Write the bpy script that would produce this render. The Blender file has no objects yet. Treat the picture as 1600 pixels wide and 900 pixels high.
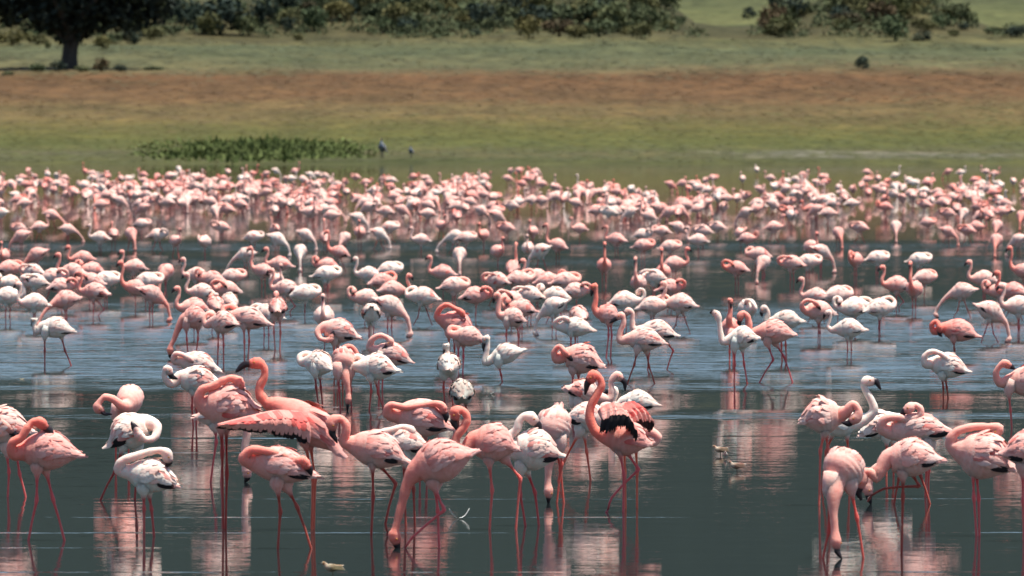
import bpy, math, random
import numpy as np
from mathutils import Vector

random.seed(7)
rng = np.random.default_rng(11)
SC = bpy.context.scene
COL = SC.collection

# ------------------------------------------------------------------ camera, sky, sun, exposure
F = 13333.0            # focal length in photo pixels (a 300 mm lens)
H = 2.55               # camera height above the lake
HOR = 195.0            # photo row of the level line
cam = bpy.data.cameras.new('camera')
camo = bpy.data.objects.new('camera', cam)
COL.objects.link(camo)
camo.location = (0, 0, H)
camo.rotation_euler = (math.pi / 2 - math.atan((450 - HOR) / F), 0, 0)
cam.sensor_width = 36.0
cam.lens = F * 36 / 1600
cam.clip_start = 1.0
cam.clip_end = 12000
cam.dof.use_dof = True
cam.dof.focus_distance = 66
cam.dof.aperture_fstop = 9.5
SC.camera = camo

SUN_TO = Vector((0.22, -0.07, 0.96)).normalized()
elev = math.asin(SUN_TO.z)
azim = math.atan2(SUN_TO.x, SUN_TO.y)      # from +Y towards +X
world = bpy.data.worlds.new('World')
SC.world = world
world.use_nodes = True
wn = world.node_tree
bg = wn.nodes['Background']
sky = wn.nodes.new('ShaderNodeTexSky')
sky.sky_type = 'NISHITA'
sky.sun_disc = False
sky.sun_elevation = elev
sky.sun_rotation = azim
sky.air_density = 1.0
sky.dust_density = 0.6
sky.ozone_density = 1.5
wn.links.new(sky.outputs[0], bg.inputs[0])
bg.inputs[1].default_value = 0.088

sl = bpy.data.lights.new('sun', 'SUN')
sl.energy = 5.0
sl.angle = math.radians(0.5)
sl.color = (1.0, 0.95, 0.865)
so = bpy.data.objects.new('sun', sl)
COL.objects.link(so)
so.location = (0, 0, 60)
so.rotation_euler = (-SUN_TO).to_track_quat('-Z', 'Y').to_euler()

SC.view_settings.view_transform = 'Standard'
SC.view_settings.look = 'None'
SC.view_settings.exposure = 0.66
SC.view_settings.gamma = 1.0
SC.cycles.use_denoising = True
SC.cycles.max_bounces = 6
SC.cycles.diffuse_bounces = 3
SC.cycles.glossy_bounces = 3


# ------------------------------------------------------------------ helpers
def wd(y):
    """distance of the water surface at photo row y"""
    return F * H / (y - HOR)


class Nodes:
    def __init__(self, name):
        self.m = bpy.data.materials.new(name)
        self.m.use_nodes = True
        self.t = self.m.node_tree
        self.b = self.t.nodes['Principled BSDF']

    def n(self, kind, **kw):
        nd = self.t.nodes.new('ShaderNode' + kind)
        for k, v in kw.items():
            setattr(nd, k, v)
        return nd

    def l(self, a, b):
        self.t.links.new(a, b)

    def math(self, op, a, b=None):
        nd = self.n('Math', operation=op)
        for i, v in enumerate((a, b)):
            if v is None:
                continue
            if isinstance(v, (int, float)):
                nd.inputs[i].default_value = v
            else:
                self.l(v, nd.inputs[i])
        return nd.outputs[0]

    def noise(self, vec, scale, detail=3, rough=0.55, sc=None):
        if sc is not None:
            mp = self.n('Mapping')
            mp.inputs['Scale'].default_value = sc
            self.l(vec, mp.inputs['Vector'])
            vec = mp.outputs[0]
        nz = self.n('TexNoise')
        nz.inputs['Scale'].default_value = scale
        nz.inputs['Detail'].default_value = detail
        nz.inputs['Roughness'].default_value = rough
        self.l(vec, nz.inputs['Vector'])
        return nz

    def ramp(self, fac, stops, mode='LINEAR'):
        r = self.n('ValToRGB')
        cr = r.color_ramp
        cr.interpolation = mode
        while len(cr.elements) < len(stops):
            cr.elements.new(0.5)
        for e, (p, c) in zip(cr.elements, stops):
            e.position = p
            e.color = (*c, 1) if len(c) == 3 else c
        self.l(fac, r.inputs[0])
        return r.outputs[0]

    def mix(self, fac, a, b, blend='MIX'):
        nd = self.n('Mix', data_type='RGBA', blend_type=blend)
        for s, v in ((nd.inputs[0], fac), (nd.inputs[6], a), (nd.inputs[7], b)):
            if isinstance(v, (int, float)):
                s.default_value = v
            elif isinstance(v, tuple):
                s.default_value = (*v, 1)
            else:
                self.l(v, s)
        return nd.outputs[2]


def mesh_obj(name, v, f, mat, parent=None, ca=None, cb=None, smooth=True, data=None):
    if data is None:
        data = bpy.data.meshes.new(name)
        data.from_pydata([tuple(p) for p in np.asarray(v, float)], [], [tuple(map(int, q)) for q in f])
        data.materials.append(mat)
        if smooth:
            data.polygons.foreach_set('use_smooth', [True] * len(data.polygons))
        for nm, c in (('ca', ca), ('cb', cb)):
            if c is not None:
                at = data.attributes.new(nm, 'FLOAT_COLOR', 'POINT')
                c = np.asarray(c, float)
                c4 = np.concatenate([c, np.ones((len(c), 1))], 1)
                at.data.foreach_set('color', c4.ravel())
        data.update()
    o = bpy.data.objects.new(name, data)
    COL.objects.link(o)
    if parent is not None:
        o.parent = parent
    return o


def empty(name, loc, rz=0.0):
    o = bpy.data.objects.new(name, None)
    o.empty_display_size = 0.1
    COL.objects.link(o)
    o.location = loc
    o.rotation_euler = (0, 0, rz)
    return o


def tag(o, label=None, cat=None, group=None, kind=None):
    if label:
        o['label'] = label
    if cat:
        o['category'] = cat
    if group:
        o['group'] = group
    if kind:
        o['kind'] = kind
    return o


# ------------------------------------------------------------------ terrain profile
def mound(xp):
    """photo row of the thicket ridge top above photo column xp"""
    return np.interp(xp, [-900, 200, 300, 700, 960, 1040, 1090, 1180, 1230, 1300, 1400, 1460, 1500, 1540, 1700, 2600],
                     [-20, -10, 4, -14, -16, 2, 40, 44, 22, -6, -16, -8, 22, 44, 48, 20])


PROF_D = np.array([480, 545, 560, 600, 680, 760, 840, 920, 1000, 1100, 1300, 1600, 2000, 2500, 3000, 4000, 5200])
PROF_Y = np.array([0, 257, 251, 234, 199, 155, 113, 82, 63, 56, 38, 12, -40, -220, -520, -1150, -1250.0])


def base_z(d):
    y = np.interp(d, PROF_D, PROF_Y)
    z = H + (HOR - y) * d / F
    return np.where(d < 560, np.interp(d, [400, 480, 545, 560], [-1.2, -0.9, -0.02, H + (HOR - 251) * 560 / F]), z)


def terrain_z(x, d):
    x = np.asarray(x, float)
    d = np.asarray(d, float)
    z = base_z(d)
    xp = 800 + x * F / np.maximum(d, 1)
    top = mound(xp)
    amp = np.maximum(0, 60 - top) * 1080 / F
    z = z + amp * np.exp(-((d - 1085) / 48.0) ** 2)
    w = np.clip((d - 600) / 500, 0, 1)
    z = z + w * (0.25 * np.sin(x * 0.11 + d * 0.02) + 0.3 * np.sin(x * 0.05 - d * 0.045 + 1) + 0.15 * np.sin(x * 0.31 + d * .07))
    far = np.clip((d - 2200) / 1200, 0, 1)
    z = z + far * (18 * np.sin(x * 0.006 + 1.3) + 9 * np.sin(x * 0.017 + d * 0.004))
    shore = np.clip(1 - abs(d - 550) / 25, 0, 1)
    z = z + shore * 0.05 * np.sin(x * 0.35) + shore * 0.05 * np.sin(x * 0.13 + 2)
    return z


def hit(xp, yp, d0=560.0, d1=2400.0):
    """where the sight line through a photo pixel meets the land"""
    d = np.arange(d0, d1, 1.0)
    x = (xp - 800) * d / F
    z = H + (HOR - yp) * d / F
    tz = terrain_z(x, d)
    k = np.nonzero(tz >= z)[0]
    i = k[0] if len(k) else len(d) - 1
    return Vector((x[i], d[i], tz[i]))


# ------------------------------------------------------------------ ground material
g = Nodes('lakeside_ground')
geo = g.n('NewGeometry')
sep = g.n('SeparateXYZ')
g.l(geo.outputs['Position'], sep.inputs[0])
wob = g.noise(geo.outputs['Position'], 1.0, 4, 0.6, sc=(0.012, 0.004, 0.0))
wob2 = g.noise(geo.outputs['Position'], 1.0, 3, 0.6, sc=(0.09, 0.03, 0.0))
dd = g.math('ADD', sep.outputs[1], g.math('MULTIPLY', g.math('SUBTRACT', wob.outputs[0], 0.5), 70))
dd = g.math('ADD', dd, g.math('MULTIPLY', g.math('SUBTRACT', wob2.outputs[0], 0.5), 22))
fac = g.math('DIVIDE', g.math('SUBTRACT', dd, 500), 1000)
ground_stops = [(0.0, (0.07, 0.072, 0.04)), (0.055, (0.070, 0.078, 0.028)), (0.085, (0.088, 0.085, 0.042)),
                (0.12, (0.080, 0.090, 0.028)), (0.155, (0.090, 0.092, 0.028)), (0.19, (0.104, 0.094, 0.034)), (0.215, (0.122, 0.094, 0.042)),
                (0.24, (0.122, 0.092, 0.042)), (0.262, (0.116, 0.073, 0.036)), (0.325, (0.110, 0.064, 0.032)),
                (0.345, (0.115, 0.095, 0.050)), (0.365, (0.098, 0.100, 0.052)), (0.44, (0.074, 0.090, 0.048)),
                (0.485, (0.100, 0.100, 0.046)), (0.515, (0.066, 0.064, 0.032)), (0.64, (0.045, 0.052, 0.030)),
                (0.70, (0.080, 0.090, 0.040)), (0.78, (0.100, 0.112, 0.050)), (1.0, (0.095, 0.11, 0.048))]
base = g.ramp(fac, ground_stops)
far = g.ramp(g.math('DIVIDE', g.math('SUBTRACT', sep.outputs[1], 1500), 1000), [(0.0, (0, 0, 0)), (0.6, (1, 1, 1))])
forest_n = g.noise(geo.outputs['Position'], 1.0, 5, 0.7, sc=(0.03, 0.012, 0.012))
forest = g.ramp(forest_n.outputs[0], [(0.35, (0.009, 0.0165, 0.0165)), (0.7, (0.020, 0.033, 0.030))])
base = g.mix(far, base, forest)
# pale mud flats between the birds and the grass
mudn = g.noise(geo.outputs['Position'], 1.0, 3, 0.6, sc=(0.045, 0.02, 0.0))
mud = g.ramp(mudn.outputs[0], [(0.50, (0, 0, 0)), (0.60, (1, 1, 1))])
mz = g.ramp(g.math('DIVIDE', g.math('SUBTRACT', dd, 540), 100), [(0.22, (0, 0, 0)), (0.36, (1, 1, 1)), (0.5, (1, 1, 1)), (0.62, (0, 0, 0))])
mx = g.ramp(g.math('DIVIDE', sep.outputs[0], 60), [(0.0, (0.2, 0.2, 0.2)), (0.15, (1, 1, 1))])
mfac = g.math('MULTIPLY', g.math('MULTIPLY', mud, mz), g.math('MULTIPLY', mx, 0.75))
base = g.mix(mfac, base, (0.19, 0.185, 0.165))
pat = g.noise(geo.outputs['Position'], 1.0, 5, 0.7, sc=(0.35, 0.06, 0.2))
mott = g.ramp(pat.outputs[0], [(0.3, (0.62, 0.62, 0.62)), (0.7, (1.35, 1.33, 1.3))])
base = g.mix(1.0, base, mott, 'MULTIPLY')
pat2 = g.noise(geo.outputs['Position'], 1.0, 4, 0.65, sc=(0.07, 0.035, 0.0))
base = g.mix(1.0, base, g.ramp(pat2.outputs[0], [(0.32, (0.72, 0.78, 0.74)), (0.5, (1, 1, 1)), (0.7, (1.22, 1.14, 1.10))]), 'MULTIPLY')
base = g.mix(1.0, base, (0.84, 0.79, 0.72), 'MULTIPLY')
g.l(base, g.b.inputs['Base Color'])
g.b.inputs['Roughness'].default_value = 0.95
g.b.inputs['Specular IOR Level'].default_value = 0.1
bmp = g.n('Bump')
bmp.inputs['Strength'].default_value = 0.6
bmp.inputs['Distance'].default_value = 0.5
bn = g.noise(geo.outputs['Position'], 0.8, 4, 0.7)
g.l(bn.outputs[0], bmp.inputs['Height'])
g.l(bmp.outputs[0], g.b.inputs['Normal'])
GROUND = g.m

ds = np.concatenate([np.linspace(400, 540, 8), np.linspace(545, 1250, 140), np.linspace(1265, 2000, 40), np.linspace(2050, 5200, 50)])
t = np.linspace(-1, 1, 161)
xs = 130 * t + 5000 * np.sign(t) * np.abs(t) ** 5
gx, gd = np.meshgrid(xs, ds)
gz = terrain_z(gx, gd)
tv = np.stack([gx, gd, gz], -1).reshape(-1, 3)
nx = len(xs)
idx = np.arange(len(tv)).reshape(gx.shape)
tf = np.stack([idx[:-1, :-1], idx[:-1, 1:], idx[1:, 1:], idx[1:, :-1]], -1).reshape(-1, 4)
tag(mesh_obj('ground', tv, tf, GROUND), kind='structure')

# lake bed that carries the water out to the sides and behind the camera
bed = Nodes('lake_bed')
bgeo = bed.n('NewGeometry')
bnz = bed.noise(bgeo.outputs['Position'], 0.6, 3)
bed.l(bed.ramp(bnz.outputs[0], [(0.3, (0.05, 0.05, 0.035)), (0.7, (0.09, 0.085, 0.06))]), bed.b.inputs['Base Color'])
tag(mesh_obj('lake_bed', [(-5200, -700, -1.3), (5200, -700, -1.3), (5200, 480, -1.3), (-5200, 480, -1.3)], [(0, 1, 2, 3)], bed.m), kind='structure')

# ------------------------------------------------------------------ water
w = Nodes('lake_water')
wg = w.n('NewGeometry')
ws = w.n('SeparateXYZ')
w.l(wg.outputs['Position'], ws.inputs[0])
P = wg.outputs['Position']
edge = w.noise(P, 1.0, 4, 0.6, sc=(0.10, 0.25, 0))
edge2 = w.noise(P, 1.0, 2, 0.5, sc=(0.9, 0.9, 0))
yy = w.math('ADD', ws.outputs[1], w.math('MULTIPLY', w.math('SUBTRACT', edge.outputs[0], 0.5), 2.6))
yy = w.math('ADD', yy, w.math('MULTIPLY', w.math('SUBTRACT', edge2.outputs[0], 0.5), 0.8))
rf = w.math('DIVIDE', w.math('SUBTRACT', yy, 50), 200)


def g1(v):
    return (v, v, v)


def rs(d):
    return (d - 50) / 200.0


mask = w.ramp(rf, [(0, g1(0)), (rs(73.6), g1(0)), (rs(74.3), g1(0.5)), (rs(75.4), g1(0.45)), (rs(76.0), g1(0)),
                   (rs(81.0), g1(0)), (rs(82.6), g1(0.6)), (rs(83.6), g1(0.55)), (rs(84.6), g1(0.35)), (rs(86.5), g1(0.62)),
                   (rs(108), g1(0.66)), (rs(122), g1(0.45)), (rs(127), g1(0.22)), (rs(150), g1(0.18)), (rs(156), g1(0.42)),
                   (rs(163), g1(0.42)), (rs(168), g1(0.10)), (rs(174), g1(0.42)), (rs(182), g1(0.42)), (rs(190), g1(0.05)),
                   (rs(249), g1(0.0))])
# thin wind streaks on the calm near water
stn = w.noise(P, 1.0, 3, 0.5, sc=(0.10, 0.55, 0))
streak = w.ramp(stn.outputs[0], [(0.64, g1(0)), (0.70, g1(0.35))])
near = w.ramp(w.math('DIVIDE', ws.outputs[1], 400), [(0.2, g1(1)), (0.22, g1(0))])
streak = w.math('MULTIPLY', streak, near)
# thin single ripples that run across the calm water
wl = w.noise(P, 1.0, 2, 0.5, sc=(0.05, 0.0, 0))
wy = w.math('ADD', ws.outputs[1], w.math('MULTIPLY', w.math('SUBTRACT', wl.outputs[0], 0.5), 1.2))
lines = None
for d0, wid, s in ((48.6, .11, .55), (51.4, .08, .4), (53.3, .10, .6), (55.4, .09, .5), (58.1, .10, .4), (60.9, .13, .6), (63.6, .11, .4), (66.3, .15, .45), (69.4, .24, .6)):
    k = w.math('SUBTRACT', 1.0, w.math('DIVIDE', w.math('ABSOLUTE', w.math('SUBTRACT', wy, d0)), wid))
    k = w.math('MULTIPLY', w.math('MAXIMUM', k, 0.0), s)
    lines = k if lines is None else w.math('MAXIMUM', lines, k)
brk = w.noise(P, 1.0, 2, 0.5, sc=(0.22, 0.6, 0))
lines = w.math('MULTIPLY', lines, w.ramp(brk.outputs[0], [(0.45, g1(0)), (0.53, g1(1))]))
patch = w.noise(P, 1.0, 3, 0.6, sc=(0.06, 0.12, 0))
mask = w.math('MULTIPLY', mask, w.ramp(patch.outputs[0], [(0.3, g1(0.75)), (0.6, g1(1.15))]))
ripple = w.math('MAXIMUM', w.math('MAXIMUM', mask, streak), lines)

n1 = w.noise(P, 1.0, 4, 0.7, sc=(1.8, 7.0, 0))        # small waves
nf = w.noise(P, 1.0, 3, 0.7, sc=(9.0, 60.0, 0))
cf = w.n('SeparateColor')
w.l(nf.outputs[1], cf.inputs[0])
n2 = w.noise(P, 1.0, 2, 0.5, sc=(0.5, 2.0, 0))
c1 = w.n('SeparateColor')
w.l(n1.outputs[1], c1.inputs[0])
c2 = w.n('SeparateColor')
w.l(n2.outputs[1], c2.inputs[0])
calm = w.math('ADD', w.math('MULTIPLY', w.math('SUBTRACT', c1.outputs[1], 0.5), 0.018),
              w.math('MULTIPLY', w.math('SUBTRACT', c2.outputs[1], 0.5), 0.012))
calm = w.math('ADD', calm, w.math('MULTIPLY', w.math('SUBTRACT', cf.outputs[1], 0.5), 0.056))
calmx = w.math('MULTIPLY', w.math('SUBTRACT', c1.outputs[0], 0.5), 0.0016)
rny = w.math('ADD', w.math('MULTIPLY', w.math('ADD', w.math('MULTIPLY', w.math('SUBTRACT', c1.outputs[1], 0.5), 1.1), w.math('MULTIPLY', w.math('SUBTRACT', cf.outputs[1], 0.5), 0.5)), 0.30), -0.062)
rnx = w.math('MULTIPLY', w.math('SUBTRACT', c1.outputs[0], 0.5), 0.05)
ny = w.math('ADD', calm, w.math('MULTIPLY', rny, ripple))
nxx = w.math('ADD', calmx, w.math('MULTIPLY', rnx, ripple))
comb = w.n('CombineXYZ')
w.l(nxx, comb.inputs[0])
w.l(ny, comb.inputs[1])
comb.inputs[2].default_value = 1.0
nv = w.n('VectorMath', operation='NORMALIZE')
w.l(comb.outputs[0], nv.inputs[0])
w.l(nv.outputs[0], w.b.inputs['Normal'])
w.b.inputs['Base Color'].default_value = (0.012, 0.018, 0.019, 1)
w.b.inputs['Roughness'].default_value = 0.015
w.b.inputs['IOR'].default_value = 1.333
wx = [-5200, -600, -60, 60, 600, 5200]
wy_ = [-700, 0, 120, 300, 552, 600]
wv = [(x, y, 0.0) for y in wy_ for x in wx]
wf = [(r * 6 + c, r * 6 + c + 1, r * 6 + c + 7, r * 6 + c + 6) for r in range(5) for c in range(5)]
tag(mesh_obj('lake_water', wv, wf, w.m), kind='structure')

# ------------------------------------------------------------------ plant materials
def leaf_mat(name, dark, light, sc=1.5, wscale=0.25):
    m = Nodes(name)
    ge = m.n('NewGeometry')
    oi = m.n('ObjectInfo')
    a = m.noise(ge.outputs['Position'], sc, 2)
    r = m.ramp(a.outputs[0], [(0.3, dark), (0.7, light)])
    b = m.noise(ge.outputs['Position'], wscale, 2)
    r = m.mix(1.0, r, m.ramp(b.outputs[0], [(0.35, g1(0.7)), (0.65, g1(1.25))]), 'MULTIPLY')
    r = m.mix(1.0, r, m.ramp(oi.outputs['Random'], [(0, (0.75, 0.85, 0.8)), (0.5, (1, 1, 1)), (1, (1.25, 1.12, 1.0))]), 'MULTIPLY')
    m.l(r, m.b.inputs['Base Color'])
    m.b.inputs['Roughness'].default_value = 0.8
    m.b.inputs['Specular IOR Level'].default_value = 0.15
    return m.m


M_TREE = leaf_mat('tree_leaves', (0.010, 0.016, 0.014), (0.022, 0.031, 0.024))
M_DARK = leaf_mat('dark_shrub_leaves', (0.018, 0.030, 0.026), (0.040, 0.056, 0.038))
M_GREEN = leaf_mat('green_shrub_leaves', (0.042, 0.060, 0.030), (0.084, 0.100, 0.048))
M_OLIVE = leaf_mat('olive_shrub_leaves', (0.055, 0.058, 0.022), (0.115, 0.110, 0.046))
M_BROWN = leaf_mat('brown_shrub_leaves', (0.050, 0.040, 0.022), (0.090, 0.066, 0.036))
M_REED = leaf_mat('reed_blades', (0.055, 0.084, 0.026), (0.085, 0.112, 0.038), 0.8, 0.12)
bark = Nodes('bark')
bge = bark.n('NewGeometry')
bk = bark.noise(bge.outputs['Position'], 3.0, 4, 0.6, sc=(1, 1, 0.3))
bark.l(bark.ramp(bk.outputs[0], [(0.3, (0.018, 0.016, 0.014)), (0.7, (0.055, 0.046, 0.038))]), bark.b.inputs['Base Color'])
bark.b.inputs['Roughness'].default_value = 0.95
BARK = bark.m


def leaf_cloud(lobes, count, size, r):
    """leaf-sized quads spread through lobes (cx,cy,cz,rx,ry,rz)"""
    lobes = np.array(lobes, float)
    vol = lobes[:, 3] * lobes[:, 4] * lobes[:, 5]
    pick = r.choice(len(lobes), count, p=vol / vol.sum())
    u = r.normal(size=(count, 3))
    u /= np.linalg.norm(u, axis=1)[:, None]
    rad = r.random(count) ** 0.42
    c = lobes[pick, :3] + u * rad[:, None] * lobes[pick, 3:]
    a = r.normal(size=(count, 3))
    a /= np.linalg.norm(a, axis=1)[:, None]
    b = np.cross(a, r.normal(size=(count, 3)))
    b /= np.linalg.norm(b, axis=1)[:, None]
    s = size * (0.6 + 0.8 * r.random(count))[:, None]
    q = np.stack([c - a * s, c + b * s * 0.55, c + a * s, c - b * s * 0.55], 1).reshape(-1, 3)
    f = np.arange(count * 4).reshape(-1, 4)
    return q, f


def tube(pts, rad, n=8):
    pts = np.array(pts, float)
    tn = np.gradient(pts, axis=0)
    tn /= np.linalg.norm(tn, axis=1)[:, None] + 1e-9
    v, f = [], []
    side = np.cross(tn[0], [0.3, 0.9, 0.1])
    for i, (p, tt, r_) in enumerate(zip(pts, tn, rad)):
        side = side - tt * side.dot(tt)
        side /= np.linalg.norm(side) + 1e-9
        up = np.cross(tt, side)
        for k in range(n):
            a = 2 * math.pi * k / n
            v.append(p + r_ * (math.cos(a) * side + math.sin(a) * up))
        if i:
            o = (i - 1) * n
            f += [(o + k, o + (k + 1) % n, o + n + (k + 1) % n, o + n + k) for k in range(n)]
    return v, f


# the big dark tree on the far bank
def big_tree():
    p = hit(107, 108)
    s = F / p.y
    root = empty('tree', p)
    tag(root, 'large dark spreading tree with a thick trunk standing on the far grass', 'tree')
    V, Fc = [], []

    def add(pts, rad):
        v, f = tube(pts, rad, 9)
        o = len(V)
        V.extend(v)
        Fc.extend([tuple(i + o for i in q) for q in f])
    m = 1.0
    add([(0, 0, -0.5), (0.05, 0, 0.3), (0.1, 0, 1.2), (0.2, 0, 2.2), (0.4, 0, 3.2), (0.5, 0.2, 5.0)], [1.15, 0.95, 0.8, 0.78, 0.95, 0.6])
    for a, rch, up in ((0.2, 5, 3.2), (1.3, 4, 4.2), (2.4, 4.5, 3.4), (3.3, 6, 3.0), (4.3, 4, 3.8), (5.4, 5, 4.4)):
        c, s_ = math.cos(a), math.sin(a)
        add([(0.3, 0, 2.6), (0.3 + c * rch * .3, s_ * rch * .3, 2.8 + up * .45), (0.3 + c * rch * .7, s_ * rch * .7, 3.0 + up * .8), (0.3 + c * rch, s_ * rch, 3.2 + up)],
            [0.55, 0.42, 0.28, 0.12])
    mesh_obj('trunk', V, Fc, BARK, root)
    r = np.random.default_rng(5)
    lobes = [(0.2, 0, 3.9, 2.2, 2.2, 1.6), (0.2, -1.0, 5.8, 4.6, 3.2, 2.3), (-3.6, -.5, 5.6, 3.2, 3, 1.9), (-6.6, 0, 6.0, 3.0, 2.8, 1.7),
             (-9.0, .5, 7.6, 3, 3, 2.2), (3.6, -.6, 5.5, 2.8, 2.8, 1.9), (6.2, 0, 5.4, 2.6, 2.6, 1.9), (5.7, 0.6, 4.0, 1.0, 1.2, 1.5),
             (8.3, .6, 6.2, 2.4, 2.4, 1.9), (9.6, 0, 7.6, 2.2, 2.2, 1.8), (-1.9, -0.5, 4.5, 1.6, 1.6, 1.3), (1.6, -.5, 4.2, 1.5, 1.5, 1.2),
             (0, 0, 8.8, 6.5, 5, 3), (-5.5, 0, 9, 5, 4.5, 3), (5.5, 0, 9, 4.5, 4.5, 2.8), (0, 0, 12, 6.5, 5.5, 3.2)]
    q, f = leaf_cloud(lobes, 9500, 0.42, r)
    mesh_obj('crown', q, f, M_TREE, root, smooth=False)


big_tree()

# shrubs: a few leaf-cloud shapes, copied
SHR = {}
for key, mt in (('dark', M_DARK), ('green', M_GREEN), ('olive', M_OLIVE), ('brown', M_BROWN)):
    for k in range(3):
        r = np.random.default_rng(100 + 10 * k + len(key))
        lb = [(0, 0, 0.5, 0.42, 0.42, 0.42)]
        for j in range(5):
            a = r.random() * 6.28
            lb.append((0.3 * math.cos(a), 0.3 * math.sin(a), 0.3 + 0.45 * r.random(), 0.16 + .14 * r.random(), 0.18 + .12 * r.random(), 0.15 + .14 * r.random()))
        q, f = leaf_cloud(lb, 460, 0.065, r)
        v2, f2 = tube([(0, 0, -0.15), (0.02, 0, 0.2), (0.0, 0.02, 0.5)], [0.04, 0.03, 0.015], 6)
        q = np.concatenate([q, np.array(v2)])
        f = [tuple(a) for a in f] + [tuple(i + 460 * 4 for i in a) for a in f2]
        me = bpy.data.meshes.new('shrub')
        me.from_pydata([tuple(a) for a in q], [], f)
        me.materials.append(mt)
        me.update()
        SHR[key, k] = me
NSH = [0]


def shrub(xp, yb, wp, hp, key, label, group='shrubs on the hillside'):
    p = hit(xp, yb)
    s = F / p.y
    NSH[0] += 1
    o = mesh_obj('shrub', None, None, None, data=SHR[key, NSH[0] % 3])
    o.location = p - Vector((0, 0, 0.15))
    o.scale = (wp / s, max(wp, hp) / s, hp / s * 1.05)
    o.rotation_euler[2] = (NSH[0] * 2.399) % 6.28
    tag(o, label, 'shrub', group)


W = 'on the hillside thicket'
for a in ((345, 56, 92, 62, 'dark', 'large dark rounded shrub at the foot of the slope near the big tree'),
          (296, 46, 60, 50, 'dark', 'dark shrub between the big tree crown and the large rounded shrub'),
          (410, 42, 55, 50, 'dark', 'tall dark shrub beside the large rounded shrub'),
          (451, 50, 26, 26, 'dark', 'small square dark shrub standing alone on pale grass'),
          (452, 20, 60, 36, 'dark', 'dark shrub above the small square one'),
          (490, 18, 40, 30, 'green', 'green shrub on the slope above the pale grass'),
          (540, 30, 50, 34, 'dark', 'dark oval shrub on the slope'),
          (590, 34, 46, 34, 'green', 'green leaning shrub beside a dark one on the slope'),
          (630, 18, 42, 34, 'dark', 'dark shrub topping the thicket near the middle'),
          (680, 24, 34, 26, 'green', 'small green shrub low in the thicket'),
          (735, 34, 60, 38, 'green', 'wide green shrub in the thicket'),
          (765, 50, 30, 26, 'green', 'low green shrub at the thicket edge'),
          (795, 30, 46, 40, 'dark', 'dark upright shrub in the middle of the thicket'),
          (830, 22, 50, 40, 'dark', 'broad dark shrub at the thicket top'),
          (872, 44, 70, 40, 'green', 'wide olive green shrub below the dark ones'),
          (925, 38, 60, 42, 'green', 'green shrub beside the round dark bush on the slope'),
          (1012, 20, 58, 42, 'dark', 'round dark bush at the end of the thicket'),
          (1064, 40, 20, 18, 'green', 'tiny green shrub below the round dark bush'),
          (1170, 30, 26, 22, 'dark', 'small dark round shrub on the pale far slope'),
          (1214, 12, 34, 24, 'dark', 'dark shrub high on the mound shoulder'),
          (1340, 42, 34, 28, 'green', 'dark green shrub on the face of the mound'),
          (1386, 40, 17, 18, 'dark', 'small dark ball shrub on the face of the mound'),
          (1518, 42, 18, 28, 'green', 'slim upright shrub at the foot of the mound'),
          (1588, 58, 48, 22, 'dark', 'low dark hedge like shrub past the mound'),
          (1552, 54, 40, 16, 'green', 'low green shrub between slim shrub and dark hedge'),
          (1218, 56, 24, 14, 'dark', 'low dark shrub at the bottom of the mound'),
          (1505, 48, 22, 16, 'dark', 'small dark shrub beside the slim upright one')):
    shrub(*a)
shrub(1348, 108, 28, 24, 'dark', 'lone dark round bush on the open green field', 'bushes on the open grass')
for a in ((58, 112, 34, 16, 'green', 'low green bush left of the big trunk'), (92, 112, 30, 22, 'dark', 'dark bush against the big tree trunk'),
          (128, 112, 26, 13, 'green', 'low green bush by the roots of the big tree'),
          (158, 112, 30, 26, 'brown', 'reddish brown bush right of the big trunk'), (188, 112, 26, 15, 'dark', 'low dark bush right of the reddish brown bush'),
          (240, 110, 40, 9, 'green', 'flat green bush farther right of the big trunk'), (12, 118, 22, 10, 'green', 'small green bush on bare soil left of the trunk')):
    shrub(*a, group='bushes round the big tree')
rr = random.Random(3)
kinds = {'green': 'mid green scrub shrub on the hillside thicket', 'olive': 'olive scrub shrub on the hillside thicket',
         'brown': 'brown scrub shrub on the hillside thicket', 'dark': 'dark scrub shrub on the hillside thicket'}
n = 0
while n < 190:
    xp = rr.uniform(-40, 1640)
    yp = rr.uniform(-12, 66)
    if yp < mound(xp) + 8:
        continue
    if yp > 54 and rr.random() < 0.5:
        continue
    key = rr.choices(['green', 'olive', 'brown', 'dark'], [0.42, 0.38, 0.06, 0.14])[0]
    if 1130 < xp < 1340 and yp > 40:
        key = rr.choice(['brown', 'olive', 'olive'])
    wp = rr.uniform(22, 62)
    zone = 'on the face of the separate rounded mound' if 1190 < xp < 1520 else 'at the foot of the thicket slope' if yp > 46 else 'along the thicket top' if yp < 14 else 'midway up the thicket slope'
    shrub(xp, yp, wp, wp * rr.uniform(0.5, 0.9), key, ('broad ' if wp > 44 else 'middling ' if wp > 32 else 'small ') + key.replace('green', 'mid green') + ' scrub bush ' + zone, 'scrub on the hillside')
    n += 1
for xp, yp, wp, hp, key in ((20, 72, 60, 30, 'olive'), (60, 70, 40, 20, 'olive'), (160, 78, 36, 26, 'olive'), (180, 70, 40, 24, 'green'), (208, 70, 40, 30, 'dark'), (235, 62, 50, 24, 'olive'), (75, 76, 12, 14, 'olive')):
    shrub(xp, yp, wp, hp, key, kinds[key].replace('on the hillside thicket', 'seen under the big tree'), 'scrub behind the big tree')


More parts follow.
